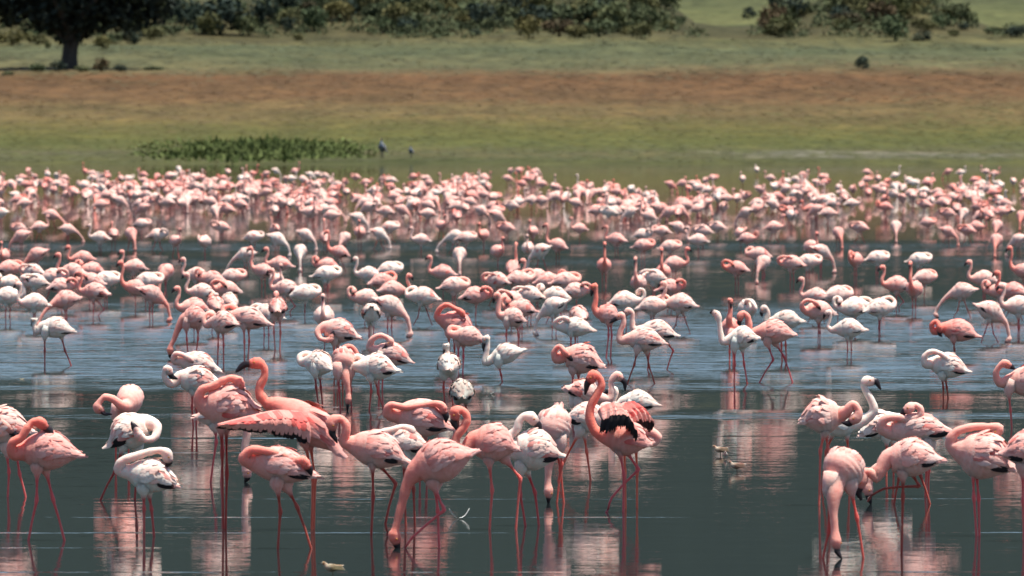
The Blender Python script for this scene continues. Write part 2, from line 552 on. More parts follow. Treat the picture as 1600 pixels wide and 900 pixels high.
def thicket():
    r = np.random.default_rng(77)
    lb = []
    while len(lb) < 420:
        xp, yp = r.uniform(-60, 1660), r.uniform(-20, 60)
        if yp < mound(xp) + 4:
            continue
        p = hit(xp, yp)
        q = r.uniform(0.5, 1.5)
        lb.append((p.x, p.y, p.z + q * .3, q * 1.3, q * 1.3, q * .9))
    q, f = leaf_cloud(lb, 26000, 0.22, r)
    o = mesh_obj('undergrowth', q, f, M_GREEN, smooth=False)
    tag(o, 'tangled undergrowth between the shrubs of the hillside thicket', 'undergrowth', kind='stuff')


thicket()


# grass tussocks over the far bank (uncountable)
def grass():
    r = np.random.default_rng(21)
    N = 16000
    d = 556 + (1010 - 556) * r.random(N) ** 1.1
    x = (r.random(N) * 1.3 - 0.65) * 1600 * d / F
    z = terrain_z(x, d)
    pd = np.array([p for p, c in ground_stops]) * 1000 + 500
    pc = np.array([c for p, c in ground_stops])
    dw = d + 24 * np.sin(x * 0.09 + 1) * np.sin(x * .023) + r.normal(size=N) * 16
    c = np.stack([np.interp(dw, pd, pc[:, k]) for k in range(3)], 1) * (0.64 + 0.26 * r.random(N))[:, None]
    hgt = 0.02 + 0.05 * r.random(N) ** 2
    wid = 0.5 + 1.0 * r.random(N)
    V = np.zeros((N, 7, 3))
    for k in range(3):
        a = r.random(N) * 6.28 if k == 0 else a + 2.094
        V[:, 2 * k] = np.stack([x + np.cos(a) * wid, d + np.sin(a) * wid, z - 0.05], 1)
        V[:, 2 * k + 1] = np.stack([x + np.cos(a + 1) * wid * .5, d + np.sin(a + 1) * wid * .5, z + hgt * .3], 1)
    V[:, 6] = np.stack([x + 0.1 * r.normal(size=N), d, z + hgt], 1)
    fpat = np.array([(0, 1, 6), (1, 2, 6), (2, 3, 6), (3, 4, 6), (4, 5, 6), (5, 0, 6)])
    f = (np.arange(N)[:, None, None] * 7 + fpat[None]).reshape(-1, 3)
    m = Nodes('grass_tussocks')
    at = m.n('Attribute', attribute_name='ca')
    m.l(at.outputs['Color'], m.b.inputs['Base Color'])
    m.b.inputs['Roughness'].default_value = 0.9
    m.b.inputs['Specular IOR Level'].default_value = 0.1
    o = mesh_obj('grass', V.reshape(-1, 3), f, m.m, ca=np.repeat(c, 7, 0), smooth=False)
    tag(o, 'tussocks of green and brown grass covering the far bank', 'grass', kind='stuff')


grass()


def reeds():
    r = np.random.default_rng(31)
    V, Fc = [], []
    N = 6500
    k = 0
    clumps = []
    for _ in range(70):
        cx = r.triangular(205, 400, 610)
        clumps.append((cx, r.uniform(565 + 26 * (abs(cx - 395) / 200) ** 2, 618), r.uniform(10, 42), r.uniform(4, 11), r.uniform(.35, 1.0) * (1 - abs(cx - 395) / 330)))
    while k < N:
        cx, cd, sx, sd, top = clumps[r.integers(len(clumps))]
        xp, d = r.normal(cx, sx), max(553.0 + 6 * math.sin(cx * .05), r.normal(cd, sd))
        x = (xp - 800) * d / F
        z = float(terrain_z(x, d))
        hh = (0.12 + 0.6 * r.random() ** 1.6) * (0.2 + .8 * top) * math.exp(-((xp - 395) / 190) ** 4)
        a = r.uniform(0, 6.28)
        wv = 0.07 + 0.1 * r.random()
        lx, ly = r.normal() * 0.18, r.normal() * 0.18
        c, s_ = math.cos(a) * wv, math.sin(a) * wv
        o = len(V)
        V += [(x - c, d - s_, z - .05), (x + c, d + s_, z - .05), (x + c * .8 + lx * .5, d + s_ * .8 + ly * .5, z + hh * .6),
              (x - c * .8 + lx * .5, d - s_ * .8 + ly * .5, z + hh * .6), (x + lx, d + ly, z + hh)]
        Fc += [(o, o + 1, o + 2, o + 3), (o + 3, o + 2, o + 4)]
        k += 1
    o = mesh_obj('reed_bed', V, Fc, M_REED, smooth=False)
    tag(o, 'bank of fresh green reeds along the water behind the flock', 'reeds', kind='stuff')


reeds()

# ------------------------------------------------------------------ flamingos
fm = Nodes('plumage')
A = fm.n('Attribute', attribute_name='ca')
B = fm.n('Attribute', attribute_name='cb')
oi = fm.n('ObjectInfo')
oc = fm.n('SeparateColor')
fm.l(oi.outputs['Color'], oc.inputs[0])
tc = fm.n('TexCoord')
mixc = fm.mix(oc.outputs[0], A.outputs['Color'], B.outputs['Color'])
nz = fm.noise(tc.outputs['Object'], 34, 3, 0.6)
mixc = fm.mix(1.0, mixc, fm.ramp(nz.outputs[0], [(0.3, (0.93, 0.86, 0.85)), (0.65, (1.03, 1.05, 1.05))]), 'MULTIPLY')
fm.l(mixc, fm.b.inputs['Base Color'])
fm.b.inputs['Roughness'].default_value = 0.75
fm.b.inputs['Subsurface Weight'].default_value = 0.6
fm.b.inputs['Subsurface Radius'].default_value = (1.0, 0.55, 0.48)
fm.b.inputs['Subsurface Scale'].default_value = 0.06
fm.b.inputs['Specular IOR Level'].default_value = 0.25
fb = fm.n('Bump')
fb.inputs['Strength'].default_value = 0.5
fb.inputs['Distance'].default_value = 0.006
fz = fm.noise(tc.outputs['Object'], 60, 3, 0.6, sc=(0.6, 1.3, 1.3))
fm.l(fz.outputs[0], fb.inputs['Height'])
fm.l(fb.outputs[0], fm.b.inputs['Normal'])
PLUM = fm.m
WINGM = PLUM.copy()
WINGM.name = 'wing_feathers'
WINGM.node_tree.nodes['Principled BSDF'].inputs['Subsurface Weight'].default_value = 0.0

bm_ = Nodes('bill_horn')
bA = bm_.n('Attribute', attribute_name='ca')
bm_.l(bA.outputs['Color'], bm_.b.inputs['Base Color'])
bm_.b.inputs['Roughness'].default_value = 0.38
BILL = bm_.m

BODY_U = np.array([0, .06, .16, .3, .45, .6, .74, .87, 1.0])
BODY_H = np.array([.05, .20, .46, .78, .96, 1.0, .95, .78, .52])
BODY_W = np.array([.12, .26, .50, .76, .88, .88, .82, .68, .47])
PINK_BODY = np.array((0.86, 0.335, 0.28))
PINK_NECK = np.array((0.84, 0.205, 0.145))
WHITE_BODY = np.array((0.88, 0.745, 0.645))
WHITE_NECK = np.array((0.87, 0.70, 0.605))
LEG0 = np.array((0.64, 0.115, 0.095))
RED = np.array((0.62, 0.06, 0.055))
BLACK = np.array((0.014, 0.011, 0.012))


def catmull(P, m):
    """centripetal Catmull-Rom through rows of P (any columns, position first)"""
    P = np.asarray(P, float)
    Q = np.concatenate([[2 * P[0] - P[1]], P, [2 * P[-1] - P[-2]]])
    k = np.sqrt(np.maximum(np.linalg.norm(np.diff(Q[:, :3], axis=0), axis=1), 1e-6))
    T_ = np.concatenate([[0], np.cumsum(k)])
    out = []
    for i in range(len(P) - 1):
        p0, p1, p2, p3 = Q[i:i + 4]
        t0, t1, t2, t3 = T_[i:i + 4]
        for q in range(m):
            t_ = t1 + (t2 - t1) * q / m
            a1 = ((t1 - t_) * p0 + (t_ - t0) * p1) / (t1 - t0)
            a2 = ((t2 - t_) * p1 + (t_ - t1) * p2) / (t2 - t1)
            a3 = ((t3 - t_) * p2 + (t_ - t2) * p3) / (t3 - t2)
            b1 = ((t2 - t_) * a1 + (t_ - t0) * a2) / (t2 - t0)
            b2 = ((t3 - t_) * a2 + (t_ - t1) * a3) / (t3 - t1)
            out.append(((t2 - t_) * b1 + (t_ - t1) * b2) / (t2 - t1))
    out.append(P[-1])
    return np.array(out)


def loft(rows, side, nseg=14, cap=True):
    """rows: x y z halfwidth halfheight r g b r2 g2 b2"""
    rows = np.asarray(rows, float)
    p = rows[:, :3]
    tn = np.gradient(p, axis=0)
    tn /= np.linalg.norm(tn, axis=1)[:, None] + 1e-9
    side = np.array(side, float)
    V, C1, C2, Fc = [], [], [], []
    for i in range(len(p)):
        side = side - tn[i] * side.dot(tn[i])
        side /= np.linalg.norm(side) + 1e-9
        up = np.cross(side, tn[i])
        for k in range(nseg):
            a = 2 * math.pi * k / nseg
            V.append(p[i] + side * math.cos(a) * rows[i, 3] + up * math.sin(a) * rows[i, 4])
            C1.append(rows[i, 5:8])
            C2.append(rows[i, 8:11])
        if i:
            o = (i - 1) * nseg
            Fc += [(o + k, o + (k + 1) % nseg, o + nseg + (k + 1) % nseg, o + nseg + k) for k in range(nseg)]
    if cap:
        Fc.append(tuple(range(nseg))[::-1])
        o = (len(p) - 1) * nseg
        Fc.append(tuple(range(o, o + nseg)))
    return V, Fc, C1, C2


class Geo:
    def __init__(self):
        self.v, self.f, self.a, self.b = [], [], [], []

    def add(self, v, f, a, b):
        o = len(self.v)
        self.v += list(v)
        self.f += [tuple(i + o for i in q) for q in f]
        self.a += list(a)
        self.b += list(b)

    def obj(self, name, mat, parent=None):
        return mesh_obj(name, self.v, self.f, mat, parent, self.a, self.b)


def clampc(c):
    return np.clip(c, 0.004, 0.90)


def bird_geo(T, C, neck, head, bill, legs, rh, r, det=1.0, red=0.15, black=None, fluff=1.25, neckpink=1.0, open_wings=(), grey=0.0, face=1.0, front=True, nk0=0.30):
    """all points already in local metres; returns dict of Geo"""
    T, C = np.array(T, float), np.array(C, float)
    ax = C - T
    L = np.linalg.norm(ax)
    axn = ax / L
    up = np.array((0, 0, 1.0)) - axn * axn[2]
    up /= np.linalg.norm(up)
    side = np.cross(axn, up)
    pb, pn = PINK_BODY * (0.92 + 0.12 * r.random()), PINK_BODY * (1 - neckpink) + PINK_NECK * neckpink
    wb, wn_ = WHITE_BODY.copy(), WHITE_NECK.copy()
    if grey:
        gcol = np.array((0.42, 0.40, 0.34))
        wb = wb * (1 - grey) + gcol * grey
        wn_ = wn_ * (1 - grey) + np.array((0.30, 0.27, 0.24)) * grey
    arch = 0.05 * L
    if black is None:
        black = r.choice([0.0, 0.0, 0.35, 0.6, 0.9])

    def cen(u):
        return T + ax * u + up * (arch * math.sin(math.pi * min(max(u, 0), 1)))

    def hw(u):
        return np.interp(u, BODY_U, BODY_W) * rh

    def hh(u):
        return np.interp(u, BODY_U, BODY_H) * rh

    rows = []
    for u in BODY_U:
        k = np.clip((u - 0.55) / 0.45, 0, 1) * 0.6
        tailp = 0.5 if u < 0.1 else 0.0
        cA = pb * (1 - k) + pn * k
        cA = cA * (1 - tailp) + np.array((0.70, 0.26, 0.2)) * tailp
        rows.append(np.concatenate([cen(u), [hw(u), hh(u)], cA, wb]))
    neck = [np.array(q, float) for q in neck]
    head = np.array(head, float)
    bill = [np.array(q, float) for q in bill]
    nn = len(neck)
    for i, q in enumerate(neck):
        t_ = (i + 1) / (nn + 1)
        r0 = (0.0225 + 0.013 * (1 - t_) ** 1.5) * (1.0 if det >= 1 else 0.88)
        if i == 0:
            r0 = max(0.037, nk0 * rh)
        elif i == 1 and nk0 > .4:
            r0 *= 1.35
        rows.append(np.concatenate([q, [r0 * 0.94, r0], pn, wn_]))
    hd = bill[0] - head
    hd /= np.linalg.norm(hd)
    hp, hwc = pn * np.array((1.0, 0.92, 0.9)), wn_
    rows.append(np.concatenate([head - hd * 0.012, [0.030, 0.039], hp, hwc]))
    rows.append(np.concatenate([head + hd * 0.020, [0.026, 0.033], hp * (1 - .35 * face) + RED * .35 * face * .8, hwc * (1 - .25 * face) + np.array((.35, .1, .1)) * .25 * face]))
    rows.append(np.concatenate([head + hd * 0.042, [0.018, 0.024], hp * .4 + np.array((.16, .02, .02)) * .6, hwc * .4 + np.array((.16, .05, .05)) * .6]))
    rows.append(np.concatenate([head + hd * 0.052, [0.008, 0.010], np.array((.05, .01, .012)), np.array((.05, .01, .012))]))
    m = max(2, int(round(4 * det)))
    rr_ = catmull(rows, m)
    rr_[:, 3:5] = np.maximum(rr_[:, 3:5], 0.004)
    rr_[:, 5:] = clampc(rr_[:, 5:])
    # slightly uneven feathered outline
    jit = 1 + 0.025 * np.sin(np.arange(len(rr_)) * 1.7 + r.random() * 6) * (rr_[:, 4] > 0.05)
    rr_[:, 3] *= jit
    nj = 1 + 0.05 * r.normal(size=len(rr_)) * (rr_[:, 4] < 0.045)
    rr_[:, 3] *= nj
    rr_[:, 4] *= nj
    body = Geo()
    nseg = 16 if det >= 1 else 10
    body.add(*loft(rr_, side, nseg))
    # thighs and legs
    lt = 0.82 if det >= 1 else 0.70
    LEG = LEG0 * r.choice([0.5, 0.75, 0.95, 1.05]) * np.array((1, r.uniform(.85, 1.2), r.uniform(.85, 1.25)))  # leg colour varies by bird; dark picks also paint in the look of shaded legs
    for lg in legs:
        pts = [np.array(q, float) for q in lg]
        hip, knee, foot = pts[0], pts[1], pts[2]
        top = hip + np.array((0, 0, 0.07)) * 1.0 + (cen(0.52) - hip) * 0.25
        d1 = (knee - hip) / (np.linalg.norm(knee - hip) + 1e-6)
        e = min(0.07, 0.5 * np.linalg.norm(knee - hip))
        tr = []
        for q, rad, cA, cB in ((top, 0.058, pb, wb), (hip, 0.044, pb, wb), (hip + d1 * e * .5, 0.022, pb * .9, wb * .9),
                               (hip + d1 * e, 0.0125 * lt, LEG, LEG), (hip + (knee - hip) * 0.75, 0.0095 * lt, LEG, LEG), (knee, 0.0165 * lt, LEG * 1.15, LEG * 1.15),
                               (knee + (foot - knee) * 0.12, 0.0105 * lt, LEG, LEG), (foot, 0.0095 * lt, LEG, LEG)):
            tr.append(np.concatenate([q, [rad, rad], cA, cB]))
        last = pts[-1]
        if len(pts) > 3:
            tr.append(np.concatenate([pts[3], [0.012, 0.006], LEG * .7, LEG * .7]))
            last = pts[3]
        elif foot[2] < 0.03:
            tr.append(np.concatenate([foot + np.array((0, 0, -0.16)) + (foot - knee) * np.array((.1, .1, 0)), [0.0095, 0.0095], LEG, LEG]))
        tr = catmull(tr, max(1, int(round(2 * det))))
        tr[:, 3:5] = np.maximum(tr[:, 3:5], 0.005)
        tr[:, 5:] = clampc(tr[:, 5:])
        body.add(*loft(tr, side, 8 if det >= 1 else 5))
        if foot[2] > 0.04:      # lifted foot: three toes hanging
            for k in (-1, 0, 1):
                tip = last + (last - pts[-2]) * 0.05 + side * k * 0.022 + np.array((0, 0, -0.035)) + axn * 0.02
                tt = [np.concatenate([q, [rad, rad], LEG * .8, LEG * .8]) for q, rad in ((last, .008), ((last + tip) / 2, .009), (tip, .004))]
                body.add(*loft(tt, side, 5))
    # bill
    bl = Geo()
    b1, b2 = np.array((0.22, 0.02, 0.025)), np.array((0.022, 0.010, 0.012))
    rb = [np.concatenate([head + hd * 0.030, [0.018, 0.026], b1 * .6, b1]), np.concatenate([head + (bill[0] - head) * 0.75, [0.0165, 0.025], b2 * 1.6, b2])]
    rb.append(np.concatenate([bill[0], [0.015, 0.024], b2, b2]))
    for q in bill[1:-1]:
        rb.append(np.concatenate([q, [0.013, 0.020], b2, b2]))
    rb.append(np.concatenate([bill[-1] * .7 + bill[-2] * .3, [0.009, 0.012], b2, b2]))
    rb.append(np.concatenate([bill[-1], [0.004, 0.005], b2, b2]))
    rb = catmull(rb, max(1, int(round(3 * det))))
    rb[:, 3:5] = np.maximum(rb[:, 3:5], 0.003)
    rb[:, 5:] = clampc(rb[:, 5:])
    bl.add(*loft(rb, side, 10 if det >= 1 else 6))
    # eyes
    eyes = []
    bs = np.cross(hd, up)
    if np.linalg.norm(bs) < 0.3:
        bs = side.copy()
    bs /= np.linalg.norm(bs)
    hu = np.cross(bs, hd)
    if det >= 1:
        for sg in (-1, 1):
            e = Geo()
            c = head + hd * 0.012 + bs * sg * 0.0285 + hu * 0.008 * np.sign(hu[2] + 1e-6)
            er = [np.concatenate([c + bs * sg * k, [q, q], np.array((.45, .16, .02)), np.array((.45, .16, .02))]) for k, q in ((-.004, .006), (0, .0065), (.0025, .005), (.004, .002))]
            e.add(*loft(er, hd, 8))
            eyes.append(e)

    # folded wings: overlapping feather blades laid over the flank
    def surf(u, th, sg, off):
        u2 = min(max(u, 0.0), 1.0)
        c = cen(u2) + ax * (u - u2)
        rw_, rh_ = max(hw(u2), 0.014) + off, max(hh(u2), 0.010) + off
        return c + side * (sg * rw_ * math.sin(th)) + up * (rh_ * math.cos(th))

    def blade(gm, u0, ln, th, wth, sg, lift, off, cA, cB, tipA, tipB, dth=0.0):
        prof = (0.55, 0.95, 1.0, 0.82, 0.22)
        V, a_, b_ = [], [], []
        for i in range(5):
            t_ = i / 4
            u = u0 - ln * t_
            thc = th + dth * t_
            r_loc = max(hh(min(max(u, 0), 1)), 0.02)
            dw = wth * prof[i] / r_loc
            dw = min(dw, 0.9)
            for k in (-1, 0, 1):
                V.append(surf(u, thc + dw * k, sg, -0.004 + (off + 0.004) * min(1, t_ * 2.2) + lift * t_ ** 1.5 + (0.003 if k == 0 else 0)))
                cc = t_ ** 2
                a_.append(clampc(cA * (1 - cc) + tipA * cc))
                b_.append(clampc(cB * (1 - cc) + tipB * cc))
        Fq = []
        for i in range(4):
            for k in range(2):
                o = i * 3 + k
                Fq.append((o, o + 1, o + 4, o + 3))
        gm.add(V, Fq, a_, b_)

    wings = []
    for sg in (-1, 1):
        wing, flight = Geo(), Geo()
        ph = r.random() * 6.28
        opened = any(o['side'] == sg for o in open_wings)
        st = 1 if det >= 1 else 0.55
        rowdefs = ((0.40, 0.33, 6, 86, 120, 0.012, 0.007, 'flight'),
                   (0.46, 0.46, 11, 8, 88, 0.016, 0.007, 'tert'),
                   (0.57, 0.38, 12, 10, 100, 0.017, 0.010, 'great'),
                   (0.67, 0.32, 12, 12, 108, 0.017, 0.0115, 'med'),
                   (0.76, 0.27, 12, 14, 112, 0.017, 0.0125, 'less'),
                   (0.85, 0.24, 11, 16, 110, 0.017, 0.0125, 'less'))
        if opened:
            rowdefs = rowdefs[1:4]
        if not front:
            rowdefs = rowdefs[:3]
        for (u0, ln, nf, t0, t1, wth, off, kind) in rowdefs:
            nf = max(3, int(nf * st))
            for i in range(nf):
                q = (i + 0.5) / nf
                th = math.radians(t0 + (t1 - t0) * q + r.normal() * 3)
                uu = u0 + r.normal() * 0.018 - 0.10 * q * (kind != 'flight')
                l2 = ln * (0.85 + 0.3 * r.random())
                lift = (0.0015 + 0.011 * r.random() ** 2) * fluff ** 1.5
                if fluff > 1.3 and r.random() < 0.3:
                    lift *= 2.2
                v = 0.76 + 0.32 * r.random()
                wv3 = np.array((1, v ** 1.6, v ** 1.8))
                cA, cB = pb * wv3, wb * (0.25 + .75 * wv3)
                tA, tB = clampc(cA * 0.66 + np.array((.88, .66, .60)) * 0.34), clampc(cB * 1.06)
                if kind == 'flight':
                    if black <= 0 or q < 0.75 - 0.75 * black:
                        continue
                    l2 *= 0.7 + .3 * black
                    blade(flight, uu, l2, th, wth * .8, sg, 0.010, off, BLACK * 2, BLACK * 2, BLACK, BLACK, dth=-0.15 + 0.12 * q)
                    continue
                ptch = 0.5 + 0.5 * math.sin(7 * th + 9 * uu + ph)
                if r.random() < red * (4.0 if kind in ('great', 'med') else 0.6) * ptch ** 2:
                    k = 0.5 + 0.5 * r.random()
                    cA = cA * (1 - k) + RED * k
                    cB = cB * (1 - k) + np.array((0.68, 0.10, 0.08)) * k
                    tA = tA * .6 + cA * .4
                    tB = tB * .5 + cB * .5
                blade(wing, uu, l2, th, wth * (1.0 if det >= 1 else 1.7), sg, lift, off, cA, cB, tA, tB, dth=-0.18 * q)
        wings.append((wing, flight))
    # opened wings: feathers strung between a leading and a trailing edge
    for ow in open_wings:
        wing, flight = wings[0 if ow['side'] < 0 else 1]
        le = catmull(np.array(ow['lead'], float), 8)
        te = catmull(np.array(ow['trail'], float), 8)
        te = te[np.linspace(0, len(te) - 1, len(le)).astype(int)]
        nrm = np.cross(le[-1] - le[0], te.mean(0) - le.mean(0))
        nrm /= np.linalg.norm(nrm) + 1e-9
        if nrm.dot(np.array((0, -0.3, 1))) < 0:
            nrm = -nrm

        def edge_pt(t_, s_):
            x = t_ * (len(le) - 1)
            i = int(min(max(x, 0), len(le) - 1.001))
            fr = x - i
            a_ = le[i] * (1 - fr) + le[i + 1] * fr
            b_ = te[i] * (1 - fr) + te[i + 1] * fr
            return a_ + (b_ - a_) * s_ + nrm * (0.05 * math.sin(math.pi * min(1, max(0, s_))) + 0.03 * math.sin(math.pi * t_)) + nrm * 0.008 * math.sin(t_ * 40)
        for (s0, s1, nf, kind) in ((ow['split'] - .08, 1.0, 20, 'f'), (0.18, ow['split'] + .10, 18, 'g'), (0.06, ow['split'] * .75, 16, 'm'), (-0.03, ow['split'] * .45, 14, 'l')):
            lay = {'f': 0, 'g': .006, 'm': .011, 'l': .016}[kind]
            for sheet in (1, -1):
                for i in range(nf):
                    t0 = (i + 0.5) / nf
                    hwid = 0.75 / nf
                    e1 = s1 * (0.88 + 0.20 * r.random())
                    V, a_, b_ = [], [], []
                    v = .85 + .25 * r.random()
                    if kind == 'f':
                        ca_, cb_ = BLACK * 1.5, BLACK * 1.5
                    elif kind == 'l' or (kind == 'm' and r.random() < ow.get('red', .6)):
                        ca_ = cb_ = (RED * .75 + pb * .25) * (.8 + .5 * r.random()) if r.random() < ow.get('red', .6) else pb * v
                    else:
                        ca_, cb_ = pb * v * np.array((1.05, 1.2, 1.2)), wb * v
                    for j, pr in enumerate((0.8, 1, 1, .9, .35)):
                        s_ = s0 + (e1 - s0) * j / 4
                        for k in (-1, 0, 1):
                            tk = min(max(t0 + hwid * pr * k, -0.02), 1.02)
                            V.append(edge_pt(tk, s_) + nrm * (sheet * (lay + .003) + (0.003 * sheet if k == 0 else 0)))
                            a_.append(clampc(ca_))
                            b_.append(clampc(cb_))
                    Fq = [(i2 * 3 + k, i2 * 3 + k + 1, i2 * 3 + k + 4, i2 * 3 + k + 3) for i2 in range(4) for k in range(2)]
                    (flight if kind == 'f' else wing).add(V, Fq, a_, b_)
        # the arm bones and skin that carry the feathers
        arm = [np.concatenate([q, [0.012, 0.016], pb, wb]) for q in le]
        wing.add(*loft(arm, (0, 1, 0), 8))
        sh = [np.concatenate([q, [rad, rad], pb, wb]) for q, rad in ((cen(0.72), .05), ((cen(.72) + le[0]) / 2, .035), (le[0], .02))]
        wing.add(*loft(sh, side, 8))
    return dict(body=body, bill=bl, eyes=eyes, wings=wings)


def assemble(gd, root, pale):
    pale = pale if pale > .85 else pale * .85
    obs = [gd['body'].obj('body', PLUM, root), gd['bill'].obj('bill', BILL, root)]
    for e in gd['eyes']:
        obs.append(e.obj('eye', BILL, root))
    for wg_, fl in gd['wings']:
        if not wg_.v:
            continue
        wo = wg_.obj('wing', WINGM, root)
        obs.append(wo)
        if fl.v:
            obs.append(fl.obj('flight_feathers', WINGM, wo))
    for o in obs:
        o.color = (pale, 0, 0, 1)
    return obs


FLOCK = 'flamingos wading in the shallow lake'


def hero(label, fy, pale, T, C, neck, head, bill, legs, rh=26, seed=None, yaw=0.0, ow=(), **kw):
    d = wd(fy)
    s = F / d
    xc = 0.5 * (T[0] + C[0])
    O = np.array(((xc - 800) / s, d, 0.0))

    def cv(q):
        dz = q[2] if len(q) > 2 else (q[0] - xc) * yaw
        return np.array(((q[0] - xc) / s, dz / s, (fy - q[1]) / s))
    r = np.random.default_rng(int(fy * 7 + xc * 13) & 0xffff)
    # default sideways offset between the two legs
    lg = []
    for i, l in enumerate(legs):
        off = (-6 if i == 0 else 6)
        lg.append([cv(q if len(q) > 2 else (q[0], q[1], off + (q[0] - xc) * yaw * .3)) for q in l])
    opens = []
    for o in ow:
        o2 = dict(o)
        o2['lead'] = [cv(q) for q in o['lead']]
        o2['trail'] = [cv(q) for q in o['trail']]
        opens.append(o2)
    gd = bird_geo(cv(T), cv(C), [cv(q) for q in neck], cv(head), [cv(q if len(q) > 2 else (q[0], q[1], head[2] if len(head) > 2 else (q[0] - xc) * yaw)) for q in bill],
                  lg, rh / s, r, open_wings=opens, **kw)
    root = empty('flamingo', O)
    tag(root, label, 'flamingo', FLOCK)
    assemble(gd, root, pale)
    return root


# ---- the near birds, each with its own pose -------------------------------------------------
hero('pale pink flamingo preening behind the salmon bird with bent head', 777, .55, (47, 676), (-32, 668),
     [(-46, 664, -8), (-44, 648, -14), (-22, 646, -20), (0, 656, -24)], (14, 668, -26), [(22, 676, -26), (30, 684, -26)],
     [[(10, 702), (14, 738), (12, 778)], [(24, 702), (30, 742), (39, 776)]], rh=30, red=.2, fluff=1.5)
hero('salmon pink flamingo with head bent down over its own back and legs apart', 845, .12, (122, 714), (36, 706),
     [(20, 708, -8), (20, 692, -14), (34, 683, -16), (42, 670, -16), (51, 660, -14)], (65, 662, -14), [(78, 673, -14), (84, 690, -14)],
     [[(58, 732), (57, 782), (44, 846)], [(70, 732), (82, 780), (100, 846)]], black=0.0, rh=30, red=.05)
hero('pale pink flamingo bending its neck forward with bill down, behind the white preening bird', 722, .4, (206, 622, 48), (198, 634, -22),
     [(192, 633, -40), (178, 622, -46), (166, 619, -46), (158, 626, -46)], (156, 637, -46), [(165, 645, -46), (177, 646, -46)],
     [[(181, 650), (181, 684), (181, 722)], [(200, 650), (201, 684), (200, 722)]], front=False, nk0=0.37, black=0.0, rh=23, red=.05)
hero('white flamingo with red wing coverts and black wing tips tucking its head into its breast', 782, .92, (172, 697), (230, 662),
     [(245, 667, -10), (242, 683, -22), (228, 686, -30)], (217, 676, -33), [(211, 666, -34), (206, 658, -34)],
     [[(193, 696), (180, 735), (157, 781)], [(214, 700), (213, 740), (210, 782)]], black=1.0, rh=28, red=.4)
hero('white flamingo, neck laid along its back, black wing tips, before the preening birds', 838, .97, (274, 761), (202, 738),
     [(187, 734), (191, 721, -6), (212, 713, -8), (234, 706, -8), (250, 704, -8)], (261, 712, -8), [(264, 722, -8), (259, 731, -8)],
     [[(224, 766), (225, 795), (225, 838)], [(231, 766), (236, 796), (240, 838)]], black=1.0, rh=25, red=.25, fluff=1.4)
hero('white flamingo half hidden behind another white bird with curved neck', 622, .85, (341, 581), (282, 563),
     [(272, 563), (275, 553, -8), (288, 555, -12)], (297, 561, -14), [(303, 566, -14), (308, 571, -14)],
     [[(305, 582), (305, 600), (305, 622)], [(312, 582), (312, 600), (312, 622)]], rh=17, red=.15)
hero('white flamingo with red streaked wing turning its white face to its shoulder', 668, .88, (342, 606), (280, 591),
     [(268, 600, -6), (259, 593, -12), (257, 584, -14)], (263, 578, -14), [(269, 588, -14), (278, 592, -14)],
     [[(301, 608), (300, 637), (302, 669)], [(306, 608), (307, 637), (306, 669)]], rh=21, red=.4, fluff=1.6)
hero('pink flamingo with ruffled streaky feathers and orange neck arched over its back', 827, .28, (402, 652), (320, 632),
     [(311, 624, -4), (316, 609, -8), (334, 603, -10), (348, 595, -10), (362, 591, -10)], (373, 599, -10), [(377, 611, -10), (376, 622, -10)],
     [[(345, 666), (347, 706), (349, 828)], [(353, 666), (354, 742), (352, 828)]], rh=33, red=.22, fluff=1.9)
hero('feeding flamingo with pale neck hanging to the water behind the ruffled pink bird', 754, .7, (306, 655), (368, 648),
     [(380, 657), (386, 674), (382, 700), (383, 722)], (386, 737), [(386, 747), (382, 754)],
     [[(336, 668), (338, 690), (329, 754)], [(346, 668), (348, 704), (345, 754)]], rh=22)
hero('salmon flamingo with long S curved neck stretching out one wing', 828, .08, (525, 706), (432, 634),
     [(416, 629), (406, 616), (406, 603), (413, 588), (412, 574)], (400, 568), [(384, 569), (377, 573), (368, 582)],
     [[(476, 690), (489, 748), (487, 829)], [(484, 690), (492, 748), (490, 829)]], rh=28, red=.25, fluff=1.8,
     ow=[dict(side=-1, lead=[(470, 646, -18), (432, 643, -50), (394, 650, -80), (344, 662, -100)], trail=[(484, 692, -25), (440, 681, -55), (400, 674, -84), (342, 666, -103)], split=.86, red=.7)])
hero('pink flamingo with its neck folded along the body above white and black wing feathers', 858, .22, (490, 746), (394, 722),
     [(381, 716, -8), (391, 704, -12), (414, 704, -16), (440, 711, -18), (462, 719, -18)], (476, 723, -18), [(484, 733, -18), (487, 743, -18)],
     [[(433, 758), (438, 800), (434, 859)], [(447, 760), (464, 793), (486, 859)]], black=1.0, rh=27, red=.3)
hero('pink flamingo with neck hooked down to its breast lifting one bent leg', 836, .3, (634, 724), (550, 694),
     [(538, 688, -4), (541, 674, -8), (540, 662, -8), (531, 654, -8)], (519, 662, -8), [(519, 676, -8), (527, 692, -8)],
     [[(582, 722), (583, 778), (580, 837)], [(588, 722), (618, 756), (602, 819), (606, 833)]], black=.25, rh=28, red=.12)
hero('white flamingo with reddish coverts and black wing edge resting its neck on its back', 822, .9, (669, 703), (600, 690),
     [(588, 688), (594, 678, -6), (612, 673, -8), (630, 668, -8)], (641, 675, -8), [(646, 683, -8), (643, 690, -8)],
     [[(631, 716), (632, 760), (634, 823)], [(640, 716), (646, 765), (648, 823)]], black=1.0, rh=22, red=.45)
hero('salmon pink flamingo feeding with neck straight down and a bent leg crossing its bill', 857, .15, (740, 710), (650, 738),
     [(637, 756), (630, 780), (623, 806), (618, 826)], (617, 840), [(620, 852), (624, 862)],
     [[(676, 756), (694, 797), (643, 841), (633, 857)], [(680, 758), (684, 800), (686, 858)]], black=0.0, rh=33, red=.04)
